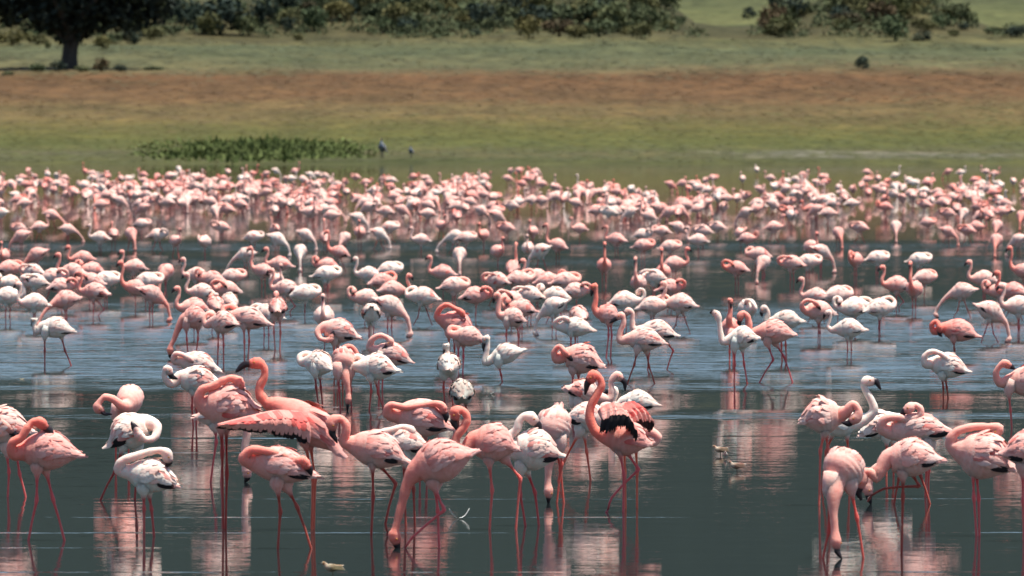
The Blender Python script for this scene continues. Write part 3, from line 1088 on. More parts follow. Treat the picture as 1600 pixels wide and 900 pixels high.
hero('pink flamingo stretching its orange neck back to preen its folded wing', 745, .32, (702, 671), (622, 648),
     [(606, 646, -8), (610, 633, -14), (634, 636, -20), (660, 633, -20), (680, 630, -20)], (692, 637, -20), [(697, 650, -20), (697, 660, -20)],
     [[(655, 674), (656, 706), (656, 745)], [(664, 674), (666, 706), (667, 745)]], rh=29, red=.3, fluff=1.3)
hero('salmon flamingo with doubled neck and bill touching its breast beside the white bird', 828, .14, (806, 704), (740, 690),
     [(724, 703, -6), (712, 695, -9), (714, 681, -10), (725, 667, -10), (730, 652, -10), (722, 641, -10)], (712, 646, -10), [(709, 659, -10), (717, 676, -10)],
     [[(764, 718), (769, 766), (765, 829)], [(788, 716), (813, 748), (806, 829)]], black=0.0, rh=30, red=.06)
hero('white flamingo with dark wing tips looking back over its shoulder', 822, .97, (874, 714), (803, 702),
     [(789, 692), (798, 680, -6), (808, 670, -8), (811, 659, -8), (818, 651, -8)], (831, 654, -8), [(841, 664, -8), (845, 680, -8)],
     [[(814, 732), (813, 774), (821, 822)], [(822, 732), (836, 770), (842, 822)]], black=1.0, rh=32, red=.25, yaw=.2)
hero('pale pink flamingo feeding straight down with its head at the water under the white bird', 786, .5, (873, 638, 24), (861, 692, -2),
     [(859, 712, -10), (857, 734, -12), (856, 754, -12)], (857, 768, -12), [(857, 779, -12), (857, 788, -12)],
     [[(875, 700), (878, 725), (870, 787)], [(870, 700), (876, 738), (881, 787)]], front=False, nk0=0.37, black=0.0, rh=30, red=.06)
hero('white and pink flamingo partly behind the bird with raised black wings', 752, .85, (884, 656), (946, 656),
     [(958, 650), (962, 640, 6), (952, 634, 10)], (944, 638, 12), [(938, 646, 12), (934, 652, 12)],
     [[(906, 674), (878, 727), (872, 752)], [(912, 674), (917, 707), (923, 753)]], rh=23, red=.12)
hero('pale flamingo with ruffled tail and small upright pink neck behind the winged bird', 662, .75, (884, 610), (938, 622),
     [(952, 624), (956, 610), (955, 596)], (966, 588), [(976, 597), (977, 611)],
     [[(905, 636), (906, 648), (904, 662)], [(898, 636), (897, 648), (896, 662)]], rh=18, red=.35, fluff=2.0)
hero('white flamingo with pink neck folded and dark bill at its shoulder behind the winged bird', 658, .97, (1026, 634), (974, 628),
     [(964, 634), (957, 628), (961, 618)], (958, 611), [(950, 612), (943, 615)],
     [[(985, 642), (985, 650), (985, 658)], [(993, 642), (993, 650), (993, 658)]], rh=17, red=.02)
hero('salmon flamingo with tall thick neck raising both black edged wings', 801, .08, (1014, 697), (948, 682),
     [(931, 674), (922, 655), (923, 636), (933, 616), (940, 602), (937, 591)], (926, 589), [(918, 599), (914, 617)],
     [[(968, 702), (975, 743), (974, 801)], [(976, 702), (998, 734), (956, 778), (950, 797)]], rh=27, red=.25, fluff=1.4,
     ow=[dict(side=-1, lead=[(937, 640, -34), (953, 632, -34), (972, 640, -30), (988, 668, -22)], trail=[(935, 674, -46), (954, 674, -50), (974, 670, -42), (993, 690, -26)], split=.44, red=.15),
         dict(side=1, lead=[(968, 650, 14), (975, 633, 26), (992, 637, 34), (1004, 654, 40)], trail=[(985, 674, 14), (1000, 676, 26), (1012, 677, 34), (1021, 672, 42)], split=.62, red=.8)])
hero('pale flamingo behind the winged bird with peach head curled low at its breast', 796, .6, (948, 668, 40), (1004, 674, 30),
     [(1017, 676, 26), (1029, 684, 24), (1024, 693, 24)], (1014, 690, 24), [(1006, 688, 24), (1000, 690, 24)],
     [[(976, 694, 30), (977, 740, 30), (978, 797, 30)], [(994, 694, 34), (996, 740, 34), (996, 797, 34)]], rh=24)
hero('pink flamingo curling its orange head under in front of the tall white necked bird', 790, .5, (1254, 662), (1312, 648),
     [(1324, 641, -12), (1332, 631, -16), (1341, 640, -18)], (1336, 653, -18), [(1326, 661, -18), (1314, 660, -18)],
     [[(1289, 672), (1282, 703), (1280, 791)], [(1291, 672), (1294, 702), (1306, 791)]], rh=28, red=.12, fluff=1.6)
hero('white flamingo with slender raised neck and black bill looking away from the tree', 766, .98, (1278, 668, 30), (1340, 662, 30),
     [(1356, 655, 30), (1367, 642, 30), (1363, 627, 30), (1355, 613, 30), (1351, 603, 30)], (1358, 597, 30), [(1370, 597, 30), (1378, 610, 30)],
     [[(1324, 674, 30), (1327, 706, 30), (1329, 767, 30)], [(1305, 674, 36), (1293, 706, 36), (1285, 767, 36)]], rh=22, red=.0, black=.5)
hero('white flamingo with tail feathers spread behind the birds with curled necks', 745, .95, (1348, 682), (1404, 656),
     [(1416, 656), (1420, 668), (1412, 674)], (1404, 672), [(1398, 668), (1392, 668)],
     [[(1385, 684), (1386, 712), (1385, 746)], [(1395, 684), (1396, 712), (1397, 746)]], rh=20, red=.05, fluff=1.6)
hero('pale pink flamingo with red flecked wing and bright orange head curled back', 776, .62, (1486, 678), (1390, 674),
     [(1377, 668, -8), (1382, 655, -12), (1400, 652, -14), (1420, 655, -14), (1436, 650, -14), (1438, 639, -14), (1430, 633, -14)], (1421, 637, -14), [(1412, 643, -14), (1406, 652, -14)],
     [[(1447, 700), (1448, 736), (1446, 777)], [(1453, 700), (1452, 736), (1451, 777)]], rh=24, red=.3)
hero('flamingo behind the feeding pair with pale neck hanging to the water', 789, .55, (1452, 712, 22), (1402, 716, 22),
     [(1382, 728, 20), (1366, 736, 20), (1360, 750, 20)], (1357, 765, 20), [(1359, 778, 20), (1362, 789, 20)],
     [[(1414, 734, 18), (1406, 748, 18), (1398, 790, 18)], [(1435, 730, 26), (1440, 744, 26), (1455, 790, 26)]], rh=22)
hero('pink flamingo feeding with low looped neck and one leg drawn forward', 868, .42, (1470, 722), (1388, 718),
     [(1376, 735, -4), (1369, 747, -6), (1360, 738, -8), (1351, 737, -8)], (1346, 752, -8), [(1341, 768, -8), (1346, 782, -8)],
     [[(1411, 738), (1411, 776), (1409, 869)], [(1422, 734), (1437, 760), (1382, 764), (1362, 775)]], rh=29, red=.1)
hero('pink flamingo facing out with long pale neck hanging straight to the water', 873, .38, (1336, 716, 48), (1308, 752, 6),
     [(1303, 774, -8), (1302, 800, -14), (1304, 826, -16)], (1306, 846, -16), [(1308, 861, -16), (1315, 873, -16)],
     [[(1296, 768, -4), (1295, 832, -4), (1286, 874, -4)], [(1330, 764, 10), (1340, 810, 10), (1350, 874, 10)]], front=False, nk0=0.37, black=0.0, rh=36, red=.02)
hero('large pink flamingo asleep with orange head laid on its ruffled back', 838, .45, (1580, 736), (1500, 702),
     [(1487, 693), (1492, 677, -4), (1516, 668, -4), (1543, 667, -4)], (1558, 673, -4), [(1552, 682, -4), (1544, 686, -4)],
     [[(1520, 732), (1522, 778), (1526, 839)], [(1526, 732), (1530, 780), (1531, 839)]], black=1.0, rh=37, red=.16, fluff=1.8)
hero('pink flamingo with smooth rounded back beside the large sleeping one', 846, .3, (1566, 712), (1645, 704),
     [(1658, 696), (1664, 678), (1656, 660)], (1664, 650), [(1676, 656), (1682, 668)],
     [[(1598, 732), (1599, 784), (1600, 847)], [(1610, 732), (1611, 784), (1613, 847)]], rh=30, red=.08)
hero('white flamingo burying its face in the red feathers under its wing, one foot held out', 622, .95, (1512, 583), (1456, 568),
     [(1445, 568, -8), (1445, 556, -10), (1456, 549, -12), (1470, 553, -14)], (1480, 562, -14), [(1484, 568, -14), (1487, 574, -14)],
     [[(1472, 588), (1474, 606), (1474, 623)], [(1477, 588), (1480, 606), (1482, 623)]], rh=19, red=.35)
hero('pink flamingo with thick orange neck folded, standing on one dark red leg', 668, .4, (1642, 604), (1578, 596),
     [(1562, 598, -4), (1556, 584, -6), (1562, 572, -8)], (1572, 569, -8), [(1580, 573, -8), (1586, 577, -8)],
     [[(1576, 612), (1579, 642), (1581, 669)]], rh=23, red=.08, fluff=1.5)
hero('deep salmon flamingo sleeping on one leg in the rippled water', 562, .1, (1527, 527), (1474, 513),
     [(1459, 518, -3), (1456, 507, -6), (1463, 502, -8)], (1467, 513, -12), [(1468, 522, -12), (1472, 526, -12)],
     [[(1490, 531), (1491, 546), (1493, 563)]], rh=17, red=.05)
hero('pink flamingo with head tucked under and dark wing tips above the winged group', 628, .35, (939, 574), (883, 556),
     [(869, 561, -6), (866, 550, -8), (874, 541, -12)], (884, 552, -16), [(892, 560, -16), (898, 564, -16)],
     [[(895, 580), (895, 600), (895, 629)], [(904, 580), (904, 600), (904, 629)]], black=1.0, rh=23, red=.12, fluff=1.4)
hero('pure white flamingo with grey face and bill hanging, lifting one leg in blue water', 597, 1.0, (818, 549), (770, 561),
     [(758, 566), (760, 551), (762, 538)], (759, 530), [(756, 540), (757, 552)],
     [[(779, 570), (783, 586), (785, 598)]], rh=15, red=0, grey=.1)
hero('white flamingo seen from behind with slim grey head', 628, 1.0, (702, 579, -30), (701, 567, 12),
     [(699, 558, 20), (698, 549, 20)], (697, 541, 20), [(694, 549, 20), (693, 557, 20)],
     [[(694, 588, -2), (693, 606, -2), (695, 629, -2)], [(708, 588, 2), (709, 606, 2), (707, 629, 2)]], rh=17, red=0, black=0, grey=.15)
hero('grey brown young flamingo seen from behind with head tucked away', 652, 1.0, (722, 622, -30), (722, 609, 12),
     [(722, 600, 18), (718, 596, 10), (719, 602, -2)], (722, 606, -8), [(724, 612, -10), (725, 617, -10)],
     [[(716, 628, -2), (716, 640, -2), (716, 653, -2)], [(728, 628, 2), (728, 640, 2), (728, 653, 2)]], rh=18, red=0, black=.6, grey=.8)
hero('white round backed flamingo with hidden head standing at the calm water line', 636, .95, (518, 578, -10), (480, 566, 22),
     [(469, 566, 30), (468, 557, 34), (478, 553, 36)], (486, 558, 38), [(490, 564, 38), (492, 568, 38)],
     [[(492, 582), (494, 606), (498, 637)], [(499, 582), (501, 606), (504, 637)]], rh=19, red=.08)
hero('pink flamingo facing out with orange neck hanging down to the calm water line', 642, .35, (535, 547, 26), (537, 578, 2),
     [(540, 592, -4), (543, 604, -6), (544, 615, -6)], (544, 624, -6), [(543, 634, -6), (543, 643, -6)],
     [[(528, 586, -4), (530, 610, -4), (532, 643, -4)], [(547, 586, 6), (548, 610, 6), (549, 643, 6)]], front=False, nk0=0.37, black=0.0, rh=20, red=.15)
hero('salmon flamingo hidden behind with only its looped neck showing', 618, .2, (522, 566, 20), (546, 572, 20),
     [(556, 563, 16), (555, 550, 16), (547, 542, 16)], (539, 547, 16), [(537, 555, 16), (538, 561, 16)],
     [[(535, 582, 20), (535, 600, 20), (535, 619, 20)], [(541, 582, 24), (541, 600, 24), (541, 619, 24)]], rh=14)
hero('white flamingo with hidden head walking beside the orange necked feeding bird', 642, .95, (621, 582), (562, 573),
     [(551, 572, 8), (549, 562, 12), (558, 557, 14)], (566, 562, 16), [(571, 567, 16), (574, 571, 16)],
     [[(579, 590), (580, 612), (577, 643)], [(586, 590), (591, 616), (600, 643)]], rh=20, red=.05)
hero('pale flamingo preening a bright red wing patch with its brown neck looped', 610, .6, (641, 567), (588, 548),
     [(578, 542), (582, 530, -4), (594, 524, -6), (604, 527, -8)], (609, 535, -10), [(603, 543, -10), (596, 546, -10)],
     [[(592, 564), (592, 586), (592, 611)], [(599, 564), (598, 586), (597, 611)]], rh=17, red=.6)
hero('pink flamingo with red streaked wing and head tucked below its breast', 590, .5, (559, 529), (506, 512),
     [(497, 518, -4), (500, 528, -10), (509, 531, -14)], (517, 528, -16), [(520, 521, -16), (522, 516, -16)],
     [[(522, 534), (522, 560), (523, 591)], [(527, 534), (527, 560), (527, 591)]], rh=18, red=.4)
hero('white flamingo walking with slim raised neck among the rippled water group', 600, .97, (1184, 530), (1142, 530),
     [(1130, 534), (1126, 520), (1124, 504)], (1119, 491), [(1114, 487), (1109, 489)],
     [[(1148, 543), (1148, 570), (1147, 601)], [(1160, 543), (1163, 570), (1168, 601)]], rh=17, red=.0)
hero('pink flamingo striding with hooked neck and dark red legs wide apart', 598, .3, (1241, 525), (1184, 519),
     [(1170, 520), (1171, 506), (1168, 494), (1162, 489)], (1157, 495), [(1155, 504), (1158, 511)],
     [[(1199, 536), (1208, 562), (1186, 599)], [(1212, 536), (1225, 557), (1239, 599)]], rh=18, red=.08)
hero('pink flamingo seen end on with narrow upright dark billed head in rippled water', 570, .2, (1143, 522, 30), (1140, 508, 0),
     [(1139, 500, -6), (1141, 487, -6), (1141, 477, -6)], (1141, 470, -6), [(1142, 476, -8), (1142, 483, -9)],
     [[(1140, 530), (1140, 550), (1140, 571)], [(1146, 530), (1146, 550), (1146, 571)]], rh=14)
hero('white young flamingo with grey hooked neck behind the striding pink bird', 566, 1.0, (1254, 504), (1208, 502),
     [(1197, 502), (1200, 490), (1198, 483)], (1193, 483), [(1190, 489), (1191, 495)],
     [[(1220, 514), (1221, 540), (1222, 567)], [(1227, 514), (1228, 540), (1229, 567)]], rh=15, grey=.35, red=0)
hero('pale pink flamingo walking with S neck, long legs apart in blue water', 600, .6, (1038, 538), (982, 530),
     [(969, 532), (969, 518), (974, 506), (974, 498)], (969, 494), [(961, 499), (952, 505)],
     [[(996, 547), (991, 570), (980, 601)], [(1010, 547), (1014, 572), (1024, 603)]], rh=18, red=.06)
hero('white flamingo with neck looped down just behind the pale S necked bird', 578, .82, (1056, 526), (1004, 516),
     [(990, 514), (988, 500), (988, 489)], (981, 487), [(975, 494), (974, 503)],
     [[(1015, 530), (1014, 552), (1012, 579)], [(1040, 532), (1052, 548), (1042, 579)]], rh=17, red=.03)
hero('white flamingo with brown head lowered, legs splayed, alone in the blue water', 572, .95, (113, 519), (66, 511),
     [(57, 518), (53, 509)], (53, 500), [(51, 507), (53, 514)],
     [[(70, 524), (70, 548), (70, 573)], [(95, 524), (101, 548), (111, 573)]], rh=16, red=.0, grey=.12)
hero('salmon pink flamingo reaching its neck down to feed at the edge of the rippled water', 562, .25, (326, 496), (287, 500),
     [(278, 514), (272, 530), (267, 540)], (266, 548), [(266, 556), (268, 562)],
     [[(291, 511), (292, 530), (294, 563)], [(309, 511), (309, 530), (305, 563)]], rh=17)
hero('long bodied pink flamingo standing sideways in the huddle by the feeding bird', 566, .4, (420, 508), (362, 494),
     [(350, 492, 4), (349, 482, 8), (358, 478, 10)], (366, 481, 12), [(370, 485, 12), (374, 489, 12)],
     [[(381, 510), (382, 534), (382, 567)], [(388, 510), (389, 534), (387, 567)]], rh=17, red=.06)
hero('pale flamingo at the front of the huddle with dark legs close together', 569, .6, (372, 508, -20), (332, 504, -4),
     [(322, 508, 2), (318, 498, 4), (324, 490, 6)], (332, 492, 8), [(336, 497, 8), (338, 501, 8)],
     [[(341, 516), (341, 540), (340, 570)], [(348, 516), (349, 540), (349, 570)]], rh=17, red=.05)
hero('flamingo seen from behind with red flecked back and dark legs in blue water', 549, .5, (434, 488, -26), (434, 478, 14),
     [(433, 472, 20), (432, 464, 22)], (431, 461, 18), [(430, 467, 12), (430, 472, 8)],
     [[(428, 496, -2), (428, 520, -2), (430, 550, -2)], [(437, 496, 2), (438, 520, 2), (437, 550, 2)]], rh=14, red=.5)
hero('salmon flamingo preening in a ball with red wing patches over dark pink legs', 574, .15, (740, 522), (692, 500),
     [(683, 494), (688, 482, -4), (698, 476, -8), (712, 482, -14)], (722, 490, -16), [(725, 498, -16), (723, 504, -16)],
     [[(701, 522), (702, 544), (703, 575)], [(709, 522), (710, 544), (711, 575)]], rh=20, red=.3, fluff=1.5)
hero('pink flamingo behind the preening salmon ball with its tail towards the white bird', 586, .45, (757, 534), (712, 524),
     [(702, 520, 6), (704, 512, 8), (712, 512, 10)], (718, 516, 10), [(721, 520, 10), (723, 524, 10)],
     [[(716, 536, 4), (716, 558, 4), (716, 587, 4)], [(724, 536, 8), (724, 558, 8), (723, 587, 8)]], rh=15, red=.12)
hero('salmon flamingo with tall straight neck and hanging dark bill in the blue water', 559, .12, (967, 499), (934, 488),
     [(929, 482), (931, 468), (931, 456)], (928, 448), [(925, 456), (924, 463)],
     [[(950, 502), (951, 524), (947, 560)], [(954, 502), (956, 524), (954, 560)]], rh=15, red=.06)
hero('white flamingo asleep with grey head flat on its back in blue water', 562, 1.0, (927, 518), (876, 511),
     [(868, 508), (870, 501, -4), (878, 497, -6)], (886, 500, -8), [(891, 505, -8), (893, 508, -8)],
     [[(892, 520), (892, 540), (892, 563)], [(899, 520), (899, 540), (899, 563)]], rh=14, grey=.12, red=0)
hero('pink flamingo with straight raised neck beside the white bird with the hanging bill', 543, .5, (820, 503), (786, 494),
     [(779, 490), (779, 476), (780, 467)], (776, 462), [(772, 467), (771, 474)],
     [[(792, 508), (791, 524), (792, 544)], [(808, 508), (810, 524), (810, 544)]], rh=15, red=.1)

# ---- birds farther out: a set of poses, each copied bird an object of its own -----------------
TP = {
    'U': dict(T=(55, -116), C=(-36, -128), neck=[(-51, -132), (-56, -147), (-48, -166), (-46, -180)], head=(-54, -191), bill=[(-66, -187), (-73, -176)]),
    'V': dict(T=(50, -104), C=(-32, -132), neck=[(-46, -142), (-52, -166), (-46, -192), (-47, -212)], head=(-56, -221), bill=[(-67, -214), (-72, -202)]),
    'S': dict(T=(55, -120), C=(-36, -124), neck=[(-52, -122), (-64, -134), (-58, -154), (-55, -168)], head=(-63, -176), bill=[(-74, -169), (-78, -157)]),
    'T': dict(T=(58, -116), C=(-36, -128), neck=[(-49, -132, -8), (-50, -146, -16), (-34, -155, -18), (-12, -154, -19)], head=(4, -150, -20), bill=[(12, -142, -22), (17, -135, -23)]),
    'N': dict(T=(58, -112), C=(-36, -126), neck=[(-49, -128, 4), (-52, -144, 10), (-38, -154, 14)], head=(-24, -150, 18), bill=[(-15, -142, 20), (-10, -136, 20)]),
    'D': dict(T=(52, -146), C=(-33, -106), neck=[(-47, -93), (-55, -72), (-59, -48), (-62, -28)], head=(-60, -14), bill=[(-54, -3), (-46, 4)]),
    'E': dict(T=(56, -130), C=(-36, -114), neck=[(-54, -104), (-72, -80), (-86, -52), (-92, -30)], head=(-92, -16), bill=[(-86, -4), (-78, 3)]),
    'P': dict(T=(56, -114), C=(-36, -128), neck=[(-52, -134, -8), (-58, -148, -16), (-46, -161, -22), (-28, -159, -26)], head=(-15, -149, -30), bill=[(-7, -139, -32), (-1, -130, -32)]),
    'Q': dict(T=(56, -114), C=(-36, -126), neck=[(-53, -130), (-62, -144), (-58, -161), (-47, -164)], head=(-42, -151, -10), bill=[(-44, -145, -14), (-49, -133, -16)]),
}
LEGS = {
    0: [[(-2, -100, -7), (0, -58, -7), (-2, 0, -7)], [(8, -100, 7), (10, -58, 7), (9, 0, 7)]],
    1: [[(-4, -100, -7), (-12, -56, -7), (-28, 0, -7)], [(8, -100, 7), (22, -60, 7), (34, 0, 7)]],
    2: [[(2, -100, -2), (4, -58, -2), (4, 0, -2)]],
    3: [[(-2, -100, -7), (0, -58, -7), (-2, 0, -7)], [(8, -100, 7), (34, -64, 7), (14, -18, 7), (18, -2, 7)]],
}
S0 = 250.0


def cvt(q):
    return np.array((q[0] / S0, (q[2] if len(q) > 2 else 0) / S0, -q[1] / S0))


def template(pose, leg, det, seed, low):
    tp = TP[pose]
    r = np.random.default_rng(seed)
    dz = low
    lg = [[cvt(q) - np.array((0, 0, dz if q[1] < -20 else 0)) for q in l] for l in LEGS[leg]]

    def c2(q):
        p = cvt(q)
        if pose in 'DE':
            k = min(1, max(0, p[2] / 0.4))
            p[2] -= dz * k
        else:
            p[2] -= dz
        return p
    return bird_geo(c2(tp['T']), c2(tp['C']), [c2(q) for q in tp['neck']], c2(tp['head']),
                    [c2(q if len(q) > 2 else (q[0], q[1], tp['head'][2] if len(tp['head']) > 2 else 0)) for q in tp['bill']],
                    lg, 30.5 / S0, r, det=det, red=0.14 if seed % 2 else .04, fluff=1.2)


def merged(gd):
    m = Geo()
    m.add(gd['body'].v, gd['body'].f, gd['body'].a, gd['body'].b)
    m.add(gd['bill'].v, gd['bill'].f, gd['bill'].a, gd['bill'].a)
    for wg_, fl in gd['wings']:
        m.add(wg_.v, wg_.f, wg_.a, wg_.b)
        m.add(fl.v, fl.f, fl.a, fl.b)
    return m


MIDT, FART, FARG = {}, {}, {}


def mid_proto(pose, leg):
    k = (pose, leg)
    if k not in MIDT:
        gd = template(pose, leg, 0.75, 40 + 7 * ord(pose) + leg, 0.11)
        parts = []

        def me(gm, name, mat):
            o = gm.obj(name, mat)
            dm = o.data
            bpy.data.objects.remove(o)
            return dm
        parts.append(('body', me(gd['body'], 'body', PLUM), None))
        parts.append(('bill', me(gd['bill'], 'bill', BILL), None))
        for wg_, fl in gd['wings']:
            parts.append(('wing', me(wg_, 'wing', WINGM), me(fl, 'flight_feathers', WINGM) if fl.v else None))
        MIDT[k] = parts
    return MIDT[k]


def far_proto(pose, leg):
    k = (pose, leg)
    if k not in FART:
        gm = merged(template(pose, leg, 0.5, 60 + 7 * ord(pose) + leg, 0.14))
        FARG[k] = gm
        o = gm.obj('flamingo', WINGM)
        FART[k] = o.data
        bpy.data.objects.remove(o)
    return FART[k]


POSE_TXT = {'U': 'neck raised in an S', 'V': 'neck raised high', 'S': 'neck in a low S', 'T': 'neck folded over its back', 'N': 'head hidden behind its back',
            'D': 'head lowered into the water', 'E': 'neck reaching into water', 'P': 'head turned to preen', 'Q': 'bill at its breast'}
FACE_TXT = {'L': 'turned towards tree side', 'R': 'turned from tree side', 'F': 'facing foreground birds', 'B': 'facing the shore'}
YAW = {'L': 0.0, 'R': math.pi, 'F': math.pi / 2, 'B': -math.pi / 2}


def colour_txt(p):
    return 'salmon pink' if p < .25 else 'pink' if p < .48 else 'pale pink' if p < .75 else 'white'


def place(x, yc, face, pose, pale, leg=None, lod='mid', fy=None, r=random):
    if fy is None:
        fy = (yc - 0.149 * HOR) / 0.851      # body centre about 0.38 m above the water
    d = wd(fy)
    X = (x - 800) * d / F
    if leg is None:
        leg = r.choices([0, 1, 2, 3], [5, 3, 2, 1.2])[0]
    if pose in 'DE' and leg == 2:
        leg = 0
    rz = YAW[face] + r.uniform(-0.5, 0.5) * (0.8 if face in 'LR' else 1.0)
    sc = r.uniform(0.94, 1.05) * (1.0 if yc < 342 else 0.91)
    zone = 'in rippled blue water' if yc >= 455 else 'in crowded middle rows' if yc >= 383 else 'in dark water beyond' if yc >= 342 else 'in dense far rows'
    ctx = colour_txt(pale)
    label = f'{ctx} flamingo, {POSE_TXT[pose]}, {FACE_TXT[face]}, {zone}'
    if lod == 'mid':
        root = empty('flamingo', (X, d, 0), rz)
        root.scale = (sc,) * 3
        for nm, dm, sub in mid_proto(pose, leg):
            o = mesh_obj(nm, None, None, None, root, data=dm)
            o.color = (pale, 0, 0, 1)
            if sub is not None:
                q = mesh_obj('flight_feathers', None, None, None, o, data=sub)
                q.color = (pale, 0, 0, 1)
    else:
        root = mesh_obj('flamingo', None, None, None, data=far_proto(pose, leg))
        root.location = (X, d, 0)
        root.rotation_euler = (0, 0, rz)
        root.scale = (sc,) * 3
        root.color = (pale, 0, 0, 1)
    tag(root, label, 'flamingo', FLOCK)
    return root


R1 = random.Random(17)
MID = '''16 419 R T .3|56 397 L D .2|50 420 L T .8|53 437 L T .95|85 431 R N .6|112 424 L U .35|142 421 L Q .3|167 435 R T .9|141 437 L P .35|98 443 R N .4
101 465 L E .3|147 455 L U .3|14 437 L Q .9|14 462 R U .95|52 470 L U .85|210 445 L V .2|209 415 L U .4|232 438 R T .8|238 458 R D .3|258 424 F D .3
306 427 L U .6|314 453 L U .65|353 449 L P .35|330 434 L Q .3|364 428 R T .5|357 466 B N .8|336 473 B Q .3|301 479 L U .4|383 394 L E .8|410 419 L V .35
436 412 L U .4|433 435 F U .6|446 450 L U .5|478 455 R T .9|414 488 L N .9|510 411 L Q .3|511 427 R T .95|529 391 L V .2|469 391 F D .9|570 461 L Q .5
575 426 L U .9|610 419 R T .9|598 436 R P .2|614 450 R S .3|659 462 L N .88|691 423 L U .4|718 396 F D .7|711 445 R T .5|745 458 R N .25|580 488 B D .97
611 478 R D .6|506 494 F U .7|802 415 B V .3|775 436 L T .5|811 436 R P .5|838 433 L U .4|858 437 R Q .3|885 438 R T .4|902 449 R N .5|866 459 L Q .95
825 459 L T .85|797 466 L P .5|812 478 L Q .3|903 487 B N .4|864 476 L D .95|944 411 F V .15|997 437 F V .4|1020 430 L T .9|1036 421 F V .15|1049 444 R N .2
1055 410 R U .3|978 468 R Q .9|1021 473 R P .6|1062 473 L U .6|778 391 F U .3|844 391 L D .95|825 386 F U .7|1090 372 L U .7|1150 416 L P .2|1192 407 F D .5
1184 396 L N .45|1236 411 L T .4|1264 408 R T .7|1268 385 F U .3|1284 393 R D .6|1274 459 L U .5|1311 459 R T .6|1330 477 L Q .9|1278 485 L P .4|1325 508 L S .92
1170 477 F N .97|1336 404 F Q .2|1372 401 R T .8|1437 403 R T .92|1400 444 L U .3|1428 448 F V .2|1446 430 R T .4|1502 452 L E .6|1536 435 L U .5|1562 452 L Q .4
1582 455 L U .15|1598 420 L V .2|1548 485 R D .6|1590 478 L U .7|1338 476 R T .9|1376 478 R P .85|1482 357 R D .3|1510 355 L T .2|1526 350 R S .25|1557 372 F D .2
1590 371 L D .6|32 366 L D .3|155 367 L U .8|177 361 B U .3|205 363 F D .3|222 346 R T .6|247 363 R N .8|275 371 F U .4|319 373 F N .6|345 351 L P .5
397 366 R T .8|107 353 R E .5|430 353 F N .4|434 371 R D .9|478 363 R D .7|508 366 B V .3|538 367 F D .5|562 361 F U .3|593 361 R D .9|657 369 L U .7
710 366 L E .9|729 368 R T .6|755 363 F U .2|870 379 L V .3|832 358 F U .3|962 371 L U .3|1006 382 R T .3|1033 356 L N .5|1048 383 R T .5|1097 358 L T .6
1157 361 F P .4|1168 367 R Q .3|1005 361 R N .8|1310 361 F D .2|1450 343 R T .3|1558 350 F D .3|5 396 F U .3|28 352 L T .4|62 350 R U .5|128 402 L S .25
560 340 R D .8|610 352 R T .7|690 348 F U .3|790 352 L T .3|905 352 L U .4|1060 352 R D .5|1120 350 L T .6|1210 352 R U .4|1400 352 F D .5|1342 352 L T .4'''
nmid = 0
for row in MID.split('\n'):
    for it in row.split('|'):
        x, yc, face, pose, pale = it.split()
        place(float(x), float(yc), face, pose, float(pale), lod='mid' if float(yc) > 380 else 'far', r=R1)
        nmid += 1

# the dense far rows: nearest ones as birds of their own, the rest as one mass
R2 = random.Random(29)
farlist = []
clusters = [(R2.uniform(-30, 1630), R2.uniform(272, 330), R2.uniform(20, 70)) for _ in range(60)]
while len(farlist) < 640:
    if R2.random() < 0.8:
        cx, cy, cw = R2.choice(clusters)
        x, y = R2.gauss(cx, cw), R2.gauss(cy, 9)
    else:
        x, y = R2.uniform(-30, 1630), R2.uniform(262, 336)
    if not (264 < y < 338 and -30 < x < 1630):
        continue
    if y > 318 and R2.random() < 0.45:
        continue
    if y < 272 and R2.random() < 0.35:
        continue
    farlist.append((x, y))
farlist.sort(key=lambda p: -p[1])
NIND = max(0, 300 - nmid - 66)
mass = Geo()
for i, (x, y) in enumerate(farlist):
    face = R2.choices('LRFB', [4, 4, 3, 2])[0]
    pose = R2.choices('UVSTNDEPQ', [4, 3, 1.5, 3, 2, 4, 1.5, 2, 2])[0]
    pale = R2.choices([.12, .33, .52, .72, .95], [2, 3.5, 3, 2, 1])[0]
    fy = (y - 0.14 * HOR) / 0.86
    if i < NIND:
        place(x, y, face, pose, pale, lod='far', fy=fy, r=R2)
    else:
        leg = R2.choice([0, 0, 1, 2])
        if pose in 'DE':
            leg = 0
        far_proto(pose, leg)
        gm = FARG[pose, leg]
        d = wd(fy)
        rz = YAW[face] + R2.uniform(-.5, .5)
        c, s_ = math.cos(rz), math.sin(rz)
        v = np.array(gm.v)
        vv = np.stack([v[:, 0] * c - v[:, 1] * s_ + (x - 800) * d / F, v[:, 0] * s_ + v[:, 1] * c + d, v[:, 2]], 1)
        ca = np.array(gm.a) * (1 - pale) + np.array(gm.b) * pale
        mass.add(vv, gm.f, ca, ca)
fl = mass.obj('flamingo_flock', WINGM)
tag(fl, 'dense mass of tiny pink flamingos crowding the farthest water by the shore', 'flock', kind='stuff')


